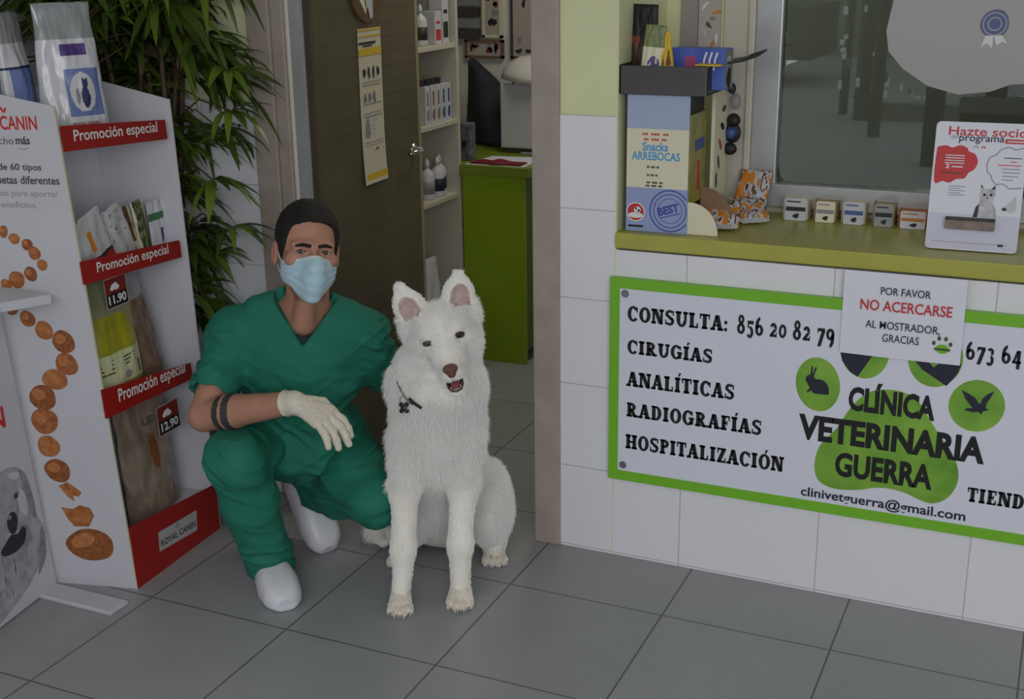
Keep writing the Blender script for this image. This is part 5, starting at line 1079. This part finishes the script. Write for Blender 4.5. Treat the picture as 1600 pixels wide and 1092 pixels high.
# hair, brows
def hair_sdf(P):
    q = hl(P); d = face_core(q) - .0065 - .0022 * vnoise(q, (160, 160, 160), 3)
    hy = np.interp(q[:, 1], [-.10, -.075, -.055, -.040, -.018, -.006, .0, .03, .05, .11], [.080, .074, .058, .012, -.020, -.024, .012, .012, -.060, -.075]); hy = hy + .003 * vnoise(q, (120, 120, 0), 4)
    hy = np.where(np.abs(q[:, 0]) < .035, np.maximum(hy, .068 + .0 * q[:, 0]) * (q[:, 1] < 0) + hy * (q[:, 1] >= 0), hy)
    return smax(d, (hy - q[:, 2]) * .75, .004) * HS
hr = organic('hair', hair_sdf, H0 - .14, H0 + .16, .003, [hairm], man); hr['label'] = 'short black cropped hair'
def brow_sdf(P):
    q = hl(P); ax = q.copy(); ax[:, 0] = np.abs(ax[:, 0])
    c = chain(ax, [(.012, -.098, .0135), (.030, -.096, .0158), (.053, -.076, .0105)], [.0048, .0050, .0028], .003)
    return smax(c, head_sdf(P) - .0024 - .0008 * vnoise(q, (400, 400, 400), 1), .001) * 1.0
br = organic('eyebrows', brow_sdf, hw((0, -.08, .015)) - .075, hw((0, -.08, .015)) + .075, .0015, [hairm], man); br['label'] = 'thick dark eyebrows'
# mask
def mask_core(q):
    d = smin(ell(q, (0, -.022, -.045), (.066, .078, .088)), chain(q, [(0, -.100, -.010), (0, -.122, -.042), (0, -.112, -.075), (0, -.092, -.112)], [.010, .012, .014, .016], .02), .035); return d
def mask_out(q):
    x = np.abs(q[:, 0]); top = np.interp(x, [0, .012, .03, .055, .075], [-.007, -.009, -.016, -.024, -.030]); bot = np.interp(x, [0, .015, .035, .052, .075], [-.134, -.131, -.112, -.092, -.078]); return top, bot
def mask_sdf(P):
    q = hl(P); top, bot = mask_out(q); zz = (q[:, 2] - bot) / (top - bot); pl = np.abs(((zz * 4.2) % 1) - .5) * 2
    d = mask_core(q) - .0055 - .0018 * pl * (zz > .15) * (zz < .85) - .0010 * vnoise(q, (60, 60, 90), 5)
    d = smax(d, -(mask_core(q) - .001), .001); e = np.maximum(q[:, 2] - top, bot - q[:, 2]); e = smax(e, q[:, 1] + .020 + .0 * q[:, 0], .006); return smax(d, e * .85, .003) * HS
def mask_mat(C):
    q = hl(C); top, bot = mask_out(q); return ((q[:, 2] > top - .0075) | (q[:, 1] > -.026)).astype(int)
mk = organic('face_mask', mask_sdf, hw((0, -.07, -.07)) - .105, hw((0, -.07, -.07)) + .105, .0022, [maskb, maskw], man, mask_mat); mk['label'] = 'pleated light blue surgical mask with white edge'
for sx in (-1, 1):
    b = MB(); P4 = [hw(p) for p in ((sx * .062, -.030, -.045), (sx * .073, -.012, -.025), (sx * .078, .008, .012), (sx * .080, .026, .022), (sx * .080, .036, .002), (sx * .074, .030, -.035), (sx * .068, .005, -.062), (sx * .058, -.026, -.078))]
    b.tube([Vector(to_world(p)) for p in P4], .0014, maskw, 6); b.build('ear_loop', mk, smooth=True)
# undershirt
def under_sdf(P):
    d = smin(torso(P, -.006), seg(P, J['neck'] + A3(0, -.045, -.035), hw((0, -.03, -.09)), .022, .012), .03); lim = P[:, 2] - (.772 + .35 * (P[:, 0] + .56) * 0); e = np.maximum(lim, .62 - P[:, 2]); e = np.maximum(e, np.abs(P[:, 0] + .565) - .085); e = np.maximum(e, P[:, 1] - 3.34); return smax(d, e, .004)
organic('undershirt', under_sdf, (-.66, 3.15, .60), (-.46, 3.36, .77), .003, [navy], man)['label'] = 'dark navy undershirt in the collar opening'
# scrub top
sl_r = J['rs'] * .38 + J['re'] * .62; sl_l = J['ls'] * .36 + J['le'] * .64
rax = (J['re'] - J['rs']) / np.linalg.norm(J['re'] - J['rs']); lax = (J['le'] - J['ls']) / np.linalg.norm(J['le'] - J['ls'])
def top_sdf(P):
    d = torso(P, .010)
    r = seg(P, J['rs'], J['re'] + rax * .05, .062, .072); r = smax(r, (P - J['rs']) @ rax - .185 + .15 * (P[:, 0] + .845) * 0, .004)
    hollow = seg(P, J['re'] - rax * .05, J['re'] + rax * .1, .062, .066); r = smax(r, -np.maximum(hollow, -((P - J['rs']) @ rax - .172)), .003)
    l = seg(P, J['ls'], J['le'] + lax * .05, .060, .066); l = smax(l, (P - J['ls']) @ lax - .190, .004)
    d = smin(d, r, .035); d = smin(d, l, .035)
    d = smin(d, seg(P, (-.70, 3.38, .36), (-.55, 3.38, .36), .12, .12), .06)
    w1 = vnoise(P, (9, 9, 16), 1); w2 = vnoise(P @ rotm(0, 0, 40), (9, 9, 34), 2); w3 = vnoise(P @ rotm(0, 0, -35), (10, 10, 42), 6)
    low = np.clip((.72 - P[:, 2]) / .25, .15, 1); sa = lambda w_: np.sqrt(w_ * w_ + .012)
    w4 = vnoise(P @ rotm(0, 0, 20), (7, 7, 30), 8); slv = np.clip(np.abs(P[:, 0] + .60) / .1 - 1.2, 0, 1) * (P[:, 2] < .74)
    amp = np.maximum(low, slv * .9); d = d - .007 * w1 - .013 * amp * (1 - sa(w2)) ** 2 - .011 * amp * (1 - sa(w3)) ** 3 - .010 * amp * (1 - sa(w4)) ** 3 + .013 * amp
    # neck opening and V
    nk = chain(P, [J['neck'] + A3(-.005, .02, -.06), J['neck'] + A3(.01, .005, .05), J['neck'] + A3(.02, -.03, .16)], [.060, .062, .08], .02); d = smax(d, -nk, .004)
    xc = -.570 + .06 * (P[:, 2] - .70); half = np.clip((P[:, 2] - .700) * .74, -1, .088); v = np.maximum(np.abs(P[:, 0] - xc) - half, P[:, 1] - 3.33); d = smax(d, -v, .003)
    d = smax(d, .275 - P[:, 2] - .25 * (P[:, 1] - 3.4), .006)
    return d
organic('scrub_top', top_sdf, (-.97, 3.08, .22), (-.22, 3.64, .90), .0035, [scrub], man, smooth_it=2)['label'] = 'green V-neck short-sleeved scrub top'
# trousers
def leg_sdf(P):
    kr = J['rk'] * .5 + J['ra'] * .5
    d = chain(P, [J['rh'], J['rk'] + A3(.0, .012, .004), J['rk'] * .55 + J['ra'] * .45, J['ra'] + A3(.006, -.02, -.045)], [.100, .074, .076, .069], .03)
    l = chain(P, [J['lh'], J['lh'] * .45 + J['lk'] * .55, J['lk'] + A3(-.004, .012, .008), J['lk'] * .5 + J['la'] * .5 + A3(0, 0, .01), J['la'] * .85 + J['lk'] * .15], [.105, .096, .074, .068, .060], .03)
    d = smin(d, l, .03); d = smin(d, ell(P, (-.63, 3.465, .33), (.172, .135, .125)), .04)
    w1 = vnoise(P, (12, 12, 12), 11); w2 = vnoise(P @ rotm(0, 0, -14), (6, 8, 40), 12); w3 = vnoise(P @ rotm(0, 25, 30), (8, 8, 36), 13); rl = P[:, 0] < -.64
    sa = lambda w_: np.sqrt(w_ * w_ + .012); fold = np.where(rl, (1 - sa(w3)) ** 3 * (.35 + .65 * np.clip((P[:, 2] - .25) / .15, 0, 1)), (1 - sa(w2)) ** 3)
    hem = np.exp(-((P[:, 2] - .115) / .03) ** 2) * rl * .006 * np.sin(P[:, 2] * 190 + 3 * w1)
    d = d - .007 * w1 - .015 * fold + .005 - hem
    d = smax(d, np.where(rl & (P[:, 1] < 3.36), .034 + .12 * (P[:, 1] - 3.2) - P[:, 2], -.2), .003)
    cut = (P - J['la']) @ ((J['la'] - J['lk']) / np.linalg.norm(J['la'] - J['lk'])); d = smax(d, np.where(P[:, 2] < .4, cut + .03 + .0 * cut, -.2) * np.where(P[:, 0] > -.66, 1, 1), .004) if False else d
    return d
organic('scrub_trousers', leg_sdf, (-.88, 2.96, .03), (-.27, 3.64, .50), .0035, [scrub], man, smooth_it=2)['label'] = 'creased green scrub trousers'
# gloves
def glove(W_, H, nm, el):
    ax = (W_ - el) / np.linalg.norm(W_ - el)
    def g(P):
        d = hand_sdf(P, W_, H, .0012); d = smin(d, seg(P, W_ - ax * .05, W_, .034, .0305), .014); d = d - .0012 * (1 - np.abs(vnoise(P, (70, 70, 70), 21))) ** 2 - .0007 * vnoise(P, (190, 190, 190), 22)
        cuff = (P - W_) @ ax; roll = np.abs(cuff + .026) ; d = smin(d, np.hypot(np.maximum(0, roll - .002), 0) * 0 + d + .0, .001); bulge = np.exp(-((cuff + .024) / .004) ** 2) * .0028
        return smax(d - bulge, -(cuff + .028), .002)
    lo = np.minimum.reduce([p for c in H[0] for p in c] + H[1] + [W_]) - .06; hi = np.maximum.reduce([p for c in H[0] for p in c] + H[1] + [W_]) + .06
    return organic('latex_glove', g, lo, hi, .0020, [latex], man)
glove(J['rw'], RH, 'r', J['re'])['label'] = 'off-white latex glove on the hand resting over the knee'; glove(J['lw'], LH, 'l', J['le'])
# clogs
def sinterp(v, xs, ys):
    g = np.linspace(xs[0] - .1, xs[-1] + .1, 240); y = np.interp(g, xs, ys); kr = np.exp(-np.linspace(-2.5, 2.5, 31) ** 2); y = np.convolve(np.pad(y, 15, 'edge'), kr / kr.sum(), 'valid'); return np.interp(v, g, y)
def clog_obj(toe, heel, up, wd=.05):
    toe = np.array(toe, float); heel = np.array(heel, float); y = heel - toe; L = np.linalg.norm(y); y /= L; up = np.array(up, float); up -= y * (up @ y); up /= np.linalg.norm(up); x = np.cross(y, up); Rm = np.stack([x, y, up], 1).astype(f32); o = toe.astype(f32)
    def g(P):
        q = (P - o) @ Rm; v = q[:, 1] / L                                     # 0 toe .. 1 heel
        half = sinterp(v, [-.02, .03, .12, .30, .55, .8, .95, 1.02], [.018, .040, .054, .059, .050, .044, .037, .016]); hgt = sinterp(v, [-.02, .05, .15, .3, .45, .6, .85, 1.0], [.034, .054, .070, .084, .094, .096, .086, .075])
        z = q[:, 2]; ex = np.abs(q[:, 0]) / half; top = hgt * np.sqrt(np.clip(1 - .55 * np.clip(ex, 0, 1) ** 3, 0.05, 1))
        d = np.maximum(np.abs(q[:, 0]) - half, np.maximum(z - top, -z)); d = smax(np.abs(q[:, 0]) - half, smax(z - top, -z, .012), .022); d = np.maximum(d, np.maximum(-q[:, 1] - .0, q[:, 1] - L))
        gr = np.exp(-((z - .020) / .0018) ** 2) * .0016; d = d + gr
        open_ = ell(q, (0, L * .80, .108), (.034, .060, .042)); return smax(d, -open_, .005) * .8
    c = (toe + heel) / 2; return organic('white_clog', g, np.minimum(toe, heel) - .09, np.maximum(toe, heel) + np.array((.09, .09, .15)), .003, [clog], man)
clog_obj((-.628, 3.045, .001), (-.748, 3.315, .001), (0, 0, 1))['label'] = 'white clog flat on the floor'
clog_obj((-.565, 3.395, .0), (-.690, 3.565, .165), (.35, -.55, .6))['label'] = 'white clog with heel raised'
# ================================================================== SITTING WHITE DOG
fur_w = mat('dog_coat', (244, 241, 235), .85, rgb2=(236, 229, 216), scale=7, spec=.15); ear_in = mat('dog_ear_inside', (206, 184, 176), .7, rgb2=(176, 148, 142), scale=40); skin_p = mat('dog_muzzle_skin', (206, 192, 182), .7)
nose_m = mat('dog_nose', (122, 78, 66), .32, rgb2=(92, 56, 50), scale=120, bump=.3, bscale=500); mouth_m = mat('dog_mouth_dark', (48, 26, 26), .5); lip_m = mat('dog_lip', (92, 60, 58), .4); tongue_m = mat('dog_tongue', (188, 112, 112), .35); tooth_m = mat('dog_tooth', (226, 220, 206), .3)
deye = mat('dog_eye_brown', (66, 40, 28), .08); deye2 = mat('dog_eye_hazel', (92, 84, 78), .08); lidm = mat('dog_eye_rim', (50, 36, 34), .5); clawm = mat('dog_claw', (120, 104, 92), .5); padm = mat('dog_paw_tint', (214, 198, 170), .85, rgb2=(226, 218, 204), scale=30, spec=.15)
DX = W3(-.21, 3.25, 0)
dog = thing('dog', 'white husky dog sitting upright on the grey floor beside the crouching person', 'dog', DX)
D0 = np.array((-.184, 3.165, .765), f32); DR = rotm(6, 5, -13)
def dl(P): return (P - D0) @ DR
def dw(p): return np.array(p, f32) @ DR.T + D0
def dhead(P, mouth=True):
    q = dl(P); ax = q.copy(); ax[:, 0] = np.abs(ax[:, 0])
    d = ell(q, (0, .0, .012), (.072, .088, .066)); d = smin(d, ell(ax, (.046, .018, -.045), (.046, .058, .058)), .035)
    d = smin(d, ell(ax, (.028, -.052, .022), (.026, .026, .018)), .02)                                   # brow
    d = smin(d, chain(q, [(0, -.040, -.028), (0, -.095, -.042), (0, -.150, -.054)], [.050, .036, .0265], .02), .03)
    d = smin(d, seg(q, (0, -.03, .012), (0, -.10, -.018), .022, .016), .02)
    d = smin(d, ell(ax, (.013, -.140, -.068), (.018, .024, .018)), .012)                                   # flews
    j = chain(q, [(0, -.030, -.082), (0, -.085, -.107), (0, -.126, -.121)], [.036, .025, .0185], .02)
    if mouth:
        j = smax(j, -ell(q, (0, -.125, -.094), (.020, .038, .020)), .004)
        d = smax(d, -ell(q, (0, -.135, -.098), (.021, .036, .015)), .004)
    d = smin(d, j, .010)
    d = smax(d, -ell(ax, (.040, -.078, .002), (.013, .014, .010)), .012)                                   # eye hollow
    # ears
    for sx in (-1, 1):
        e = q.copy(); e[:, 0] *= sx; tw = e - np.array((.059, .026, .040), f32); tw[:, 1] *= 1.9
        tip = np.array((.080, .022, .134), f32) - np.array((.059, .026, .040), f32)
        b_ = chain(tw, [(-.004, 0, -.015), tip * A3(.45, 1, .45), tip], [.052, .038, .013], .012) * .62
        hol = chain(tw + A3(-.001, .040, 0), [tip * A3(.1, 1, .1), tip * A3(.55, 1, .5), tip * A3(.9, 1, .86)], [.028, .0215, .004], .01) * .62
        d = smin(d, smax(b_, -hol, .003), .010)
    return d
def dog_sdf(P, mouth=True):
    n1 = vnoise(P, (16, 16, 12), 31)
    d = ell(P, (-.21, 3.235, .435), (.108, .122, .158), rotm(0, -14, 0))                                       # chest
    d = smin(d, ell(P, (-.205, 3.36, .265), (.125, .135, .20), rotm(0, 22, 0)), .08)
    d = smin(d, ell(P, (-.205, 3.44, .155), (.150, .130, .148)), .06)                                        # rump
    d = smin(d, chain(P, [(-.21, 3.245, .50), (-.205, 3.225, .60), (-.190, 3.215, .70)], [.116, .112, .088], .05), .05)   # neck and ruff
    d = smin(d, ell(P, (-.205, 3.185, .60), (.100, .072, .082)), .05)
    d = smin(d, dhead(P, mouth), .022)
    for pts, rs in (([(-.278, 3.185, .450), (-.297, 3.125, .325), (-.306, 3.085, .165), (-.313, 3.068, .060)], [.056, .036, .0265, .0240]), ([(-.146, 3.200, .445), (-.140, 3.150, .325), (-.150, 3.105, .165), (-.152, 3.090, .060)], [.056, .036, .0265, .0240])):
        d = smin(d, chain(P, pts, rs, .03), .022)
    for (x, y, lat) in ((-.316, 3.048, .25), (-.153, 3.078, .1)):                                                # front paws, four toes each
        p = smin(seg(P, (x, y + .026, .030), (x, y - .004, .024), .026, .024), ell(P, (x, y, .022), (.029, .034, .021)), .01)
        for k in range(4):
            tx = x - .0246 + .0164 * k; ty = y - (.024, .036, .036, .024)[k]; p = smin(p, ell(P, (tx, ty, .0155), (.0092, .021, .0155)), .004)
        d = smin(d, p, .012)
    for sx, kx in ((-1, -.335), (1, -.082)):                                                                      # folded hind legs
        hx = -.205 + sx * (.128 if sx > 0 else .106)
        d = smin(d, ell(P, (hx, 3.375, .160), (.066, .125, .128), rotm(0, 20, 0)), .03)
        fx = -.205 + sx * (.142 if sx > 0 else .128)
        d = smin(d, chain(P, [(hx, 3.45, .06), (fx, 3.40, .038), (fx + sx * .004, 3.335, .028)], [.045, .034, .030], .02), .02)
        for k in range(4): d = smin(d, ell(P, (fx + sx * .004 - .027 + .018 * k, 3.303 - (.0, .008, .008, .0)[k], .0155), (.0100, .020, .0155)), .005)
    d = smin(d, chain(P, [(-.22, 3.56, .06), (-.34, 3.56, .045), (-.405, 3.47, .036), (-.395, 3.40, .030)], [.045, .042, .034, .012], .02), .03)   # tail
    return np.maximum(d - .003 * n1, .0015 - P[:, 2])
def dog_mat(C):
    q = dl(C); k = np.zeros(len(C), int); ax = np.abs(q[:, 0])
    tw = np.stack([ax - .060, (q[:, 1] - .026) * 1.9 + .040, q[:, 2] - .040], 1).astype(f32); tip = np.array((.021, -.004, .094), f32)
    hol = chain(tw, [tip * A3(.1, 1, .1), tip * A3(.55, 1, .5), tip * A3(.9, 1, .86)], [.028, .0215, .004], .01); k[(hol < .0035) & (q[:, 2] > .045)] = 1
    mo = np.minimum(ell(q, (0, -.125, -.094), (.022, .040, .022)), ell(q, (0, -.135, -.098), (.023, .038, .017))); k[mo < .0006] = 2
    k[(C[:, 2] < .052) & (C[:, 1] < 3.12)] = 3; k[(C[:, 2] < .045) & (C[:, 0] > -.12) & (C[:, 1] > 3.2)] = 3
    return k
body = organic('body', dog_sdf, (-.47, 2.96, -.01), (.03, 3.68, .92), .0035, [fur_w, ear_in, mouth_m, padm], dog, dog_mat)
body['label'] = 'white furry body with pinkish inner ears'
# eyes, nose, mouth
for sx, mm, lab in ((-1, deye2, 'grey brown eye'), (1, deye, 'brown eye')):
    o_ = dw((sx * .041, -.20, .002)); c = march(dog_sdf, o_, np.array((-.0, .20, 0), f32) @ DR.T) ; c = c + (np.array((0, .0008, 0), f32) @ DR.T)
    wc = Vector(to_world(c)); b = MB(); Rl = Matrix(np.array([[cy_, -sy_, 0], [sy_, cy_, 0], [0, 0, 1]]).T.tolist()) @ Matrix(DR.tolist()) @ Matrix.Rotation(sx * .25, 3, 'Y')
    b.sphere(wc, (.0155, .009, .0122), lidm, 20, R=Rl); fwd = Rl @ Vector((0, -1, 0)); b.sphere(wc + fwd * .0028, (.0124, .0092, .0098), mm, 20, R=Rl); b.sphere(wc + fwd * .0088, (.0052, .0046, .0050), pupil, 14, R=Rl)
    b.build('eye', dog, smooth=True)['label'] = lab
DRw = Matrix(CAMRn.T.tolist()) @ Matrix(DR.tolist())
def dwv(p): return Vector(to_world(dw(p)))
def nose_sdf(P):
    q = dl(P); ax = q.copy(); ax[:, 0] = np.abs(ax[:, 0])
    d = smin(ell(q, (0, -.166, -.042), (.020, .015, .0135)), ell(q, (0, -.170, -.055), (.011, .011, .010)), .008); d = smax(d, -ell(ax, (.0095, -.184, -.047), (.0048, .008, .0042)), .003); return smax(d, -(seg(q, (0, -.183, -.046), (0, -.182, -.066), .0012, .0012)), .002)
organic('nose', nose_sdf, dw((0, -.166, -.046)) - .04, dw((0, -.166, -.046)) + .04, .0013, [nose_m], dog)['label'] = 'brown pink nose'
b = MB()
def tg(u, v):
    x = (u - .5) * 2; t = v; hw_ = .0125 * (1 - .25 * t) * math.sqrt(max(0, 1 - max(0, t - .75) ** 2 * 14)); return dwv((x * hw_ * 1.2, -.075 - .066 * t, -.106 - .008 * t + .003 * x * x + .002 * math.sin(PI * t)))
b.grid(tg, 9, 12, tongue_m); b.grid(lambda u, v: tg(1 - u, v) - DRw @ Vector((0, 0, .004)), 9, 12, tongue_m); b.build('tongue', dog, smooth=True)
b = MB()
for x in (-.0115, .0115): b.lathe([(.0026, 0), (.0018, .005), (0, .0095)], tooth_m, 8, Matrix.Translation(dwv((x * 1.15, -.136, -.114))) @ DRw.to_4x4()); b.lathe([(.0026, 0), (.0018, -.006), (0, -.011)][::-1], tooth_m, 8, Matrix.Translation(dwv((x * 1.15, -.146, -.079))) @ DRw.to_4x4())
for k in range(5): b.sphere(dwv((-.008 + .004 * k, -.1425, -.1125)), (.0015, .0012, .0024), tooth_m, 8, R=DRw)
b.build('teeth', dog, smooth=True)
b = MB(); b.tube([dwv(p) for p in ((-.0205, -.110, -.100), (-.0195, -.130, -.108), (-.013, -.1435, -.114), (0, -.1475, -.116), (.013, -.1435, -.114), (.0195, -.130, -.108), (.0205, -.110, -.100))], .0028, lip_m, 8)
b.tube([dwv(p) for p in ((-.0215, -.114, -.084), (-.0195, -.140, -.082), (-.009, -.156, -.079), (0, -.159, -.074), (.009, -.156, -.079), (.0195, -.140, -.082), (.0215, -.114, -.084))], .0022, lip_m, 8); b.build('lips', dog, smooth=True)['label'] = 'dark lips'
for (x, y) in ((-.316, 3.048), (-.153, 3.078)):
    for k in range(4):
        b = MB(); p = np.array((x - .0246 + .0164 * k, y - (.024, .036, .036, .024)[k] - .019, .012)); b.tube([Vector(to_world(p + np.array((0, .006, .003)))), Vector(to_world(p + np.array((0, -.003, 0)))), Vector(to_world(p + np.array((0, -.008, -.006))))], [.003, .0026, .0008], clawm, 8); b.build('claw', dog, smooth=True)
# fur: real strands growing from the coat
me = body.data; nP = len(me.polygons); rg = np.random.default_rng(5)
cen = np.empty(nP * 3, f32); me.polygons.foreach_get('center', cen); cen = cen.reshape(-1, 3); nor = np.empty(nP * 3, f32); me.polygons.foreach_get('normal', nor); nor = nor.reshape(-1, 3); mi = np.empty(nP, np.int32); me.polygons.foreach_get('material_index', mi); ar = np.empty(nP, f32); me.polygons.foreach_get('area', ar)
cenP = (cen + np.array(DX, f32)) @ CAMRn.T; norP = nor @ CAMRn.T
q = dl(cenP); faceish = (q[:, 1] < -.02) & (q[:, 2] > -.13) & (np.abs(q[:, 0]) < .07) & (cenP[:, 2] > .62)
Lf = np.full(nP, .022, f32); z = cenP[:, 2]
Lf[(z > .40) & (z < .70)] = .028; Lf[(z < .34) & (cenP[:, 1] < 3.16)] = .007; Lf[(z < .10)] = .005; Lf[(cenP[:, 1] > 3.45) & (cenP[:, 0] < -.28)] = .03
hd = cenP[:, 2] > .66; Lf[hd] = .016; Lf[hd & (q[:, 2] > .06)] = .007; Lf[hd & (np.abs(q[:, 0]) > .06) & (q[:, 2] < .01)] = .018
muz = (q[:, 1] < -.06) & (cenP[:, 2] > .60) & (cenP[:, 1] < 3.16); fr = np.clip((q[:, 1] + .165) / .12, 0, 1); Lf[muz] = .003 + .009 * fr[muz]
ok = (mi != 2) & (cenP[:, 2] > .006); okp = np.where(mi == 1, .06, 1.0)
for sx in (-1, 1): ok &= np.linalg.norm(q - np.array((sx * .041, -.07, .002), f32), axis=1) > .024
ok &= np.linalg.norm(q - np.array((0, -.166, -.046), f32), axis=1) > .024
wgt = ar * ok * okp * (1 + 1.2 * hd); wgt /= wgt.sum(); NS = 150000
pick = rg.choice(nP, NS, p=wgt); base = cenP[pick] + rg.normal(0, .0016, (NS, 3)); n_ = norP[pick]
flow = np.tile(np.array((0, -.15, -1.0)), (NS, 1)); hq = hd[pick]; out = q[pick]; flow[hq] = (np.stack([np.sign(out[:, 0]) * .7, np.full(NS, .8), np.full(NS, -.25)], 1) @ DR.T)[hq]
earq = hq & (out[:, 2] > .06); flow[earq] = np.array((0, 0, 1.0)) @ DR.T
flow -= n_ * (flow * n_).sum(1)[:, None]; flow /= np.linalg.norm(flow, axis=1)[:, None] + 1e-6
clump = np.stack([vnoise(base.astype(f32), (34, 34, 34), s) for s in (41, 42, 43)], 1)
L_ = Lf[pick] * rg.uniform(.6, 1.15, NS); lift = np.where(L_ > .012, .55, .35)
d0 = n_ * lift[:, None] + flow * .8 + clump * .32 + rg.normal(0, .13, (NS, 3)); d0 /= np.linalg.norm(d0, axis=1)[:, None]
pts = np.empty((NS, 4, 3), f32)
for k in range(4):
    u = k / 3; pts[:, k] = base + d0 * (L_ * u)[:, None] + flow * (L_ * .28 * u * u)[:, None] + np.array((0, 0, -.12)) * (L_ * u * u)[:, None]
pts[:, :, 2] = np.maximum(pts[:, :, 2], .001)
fm = mat('dog_fur_strand', (252, 251, 248), .8, spec=.1)
hc = bpy.data.hair_curves.new('fur_coat'); hc.add_curves([4] * NS); hc.position_data.foreach_set('vector', (to_world(pts.reshape(-1, 3)) - np.array(DX)).astype(f32).ravel())
ra = hc.attributes.get('radius') or hc.attributes.new('radius', 'FLOAT', 'POINT'); ra.data.foreach_set('value', np.tile(np.array((.00042, .00038, .00028, .00008), f32), NS)); hc.materials.append(fm)
fo_ = bpy.data.objects.new('fur_coat', hc); COL.objects.link(fo_); fo_.parent = dog; tag(fo_, kind='stuff')
# collar with bone tag
def fsurf(x, z): return march(lambda P: dog_sdf(P), (x, 2.95, z), (0, 1, 0), .5)
ch = [fsurf(x, z) + np.array((0, -.022, 0)) for x, z in ((-.305, .632), (-.296, .618), (-.287, .605), (-.277, .593), (-.266, .586))]
back = [np.array(p) for p in ((-.235, 3.165, .575), (-.19, 3.16, .57), (-.13, 3.18, .585), (-.115, 3.23, .62), (-.13, 3.31, .665), (-.21, 3.335, .68), (-.29, 3.29, .665), (-.318, 3.21, .645))]
b = MB(); loop = ch + back + [ch[0]]; b.tube([Vector(to_world(p)) for p in loop], .0022, mat('steel_chain', (120, 120, 124), .35, metal=.9), 8); col = b.build('collar', dog, smooth=True); col['label'] = 'thin metal collar half sunk in the fur'
b = MB(); b.tube([Vector(to_world(fsurf(x, z) + np.array((0, -.026, 0)))) for x, z in ((-.273, .602), (-.258, .590), (-.240, .578))], .004, black, 8); b.build('black_strap_end', col)
c0 = fsurf(-.288, .575) + np.array((0, -.026, 0)); Mt = frame_mat(Vector(to_world(c0)), R0, Vector((0, 0, 1))); b = MB()
b.ring(0, .019, .011, .0018, mat('steel_chain', (120, 120, 124), .35, metal=.9), Mt, .001); 
for x, y in ((-.007, .006), (.007, .006), (-.007, -.012), (.007, -.012)): b.prism([(x + .0062 * math.cos(a * PI / 8), y + .0062 * math.sin(a * PI / 8)) for a in range(16)], 0, .003, black, Mt)
b.box((-.009, -.012, 0), (.009, .006, .003), black, Mt); b.build('bone_tag', col)['label'] = 'black bone-shaped tag on a ring'
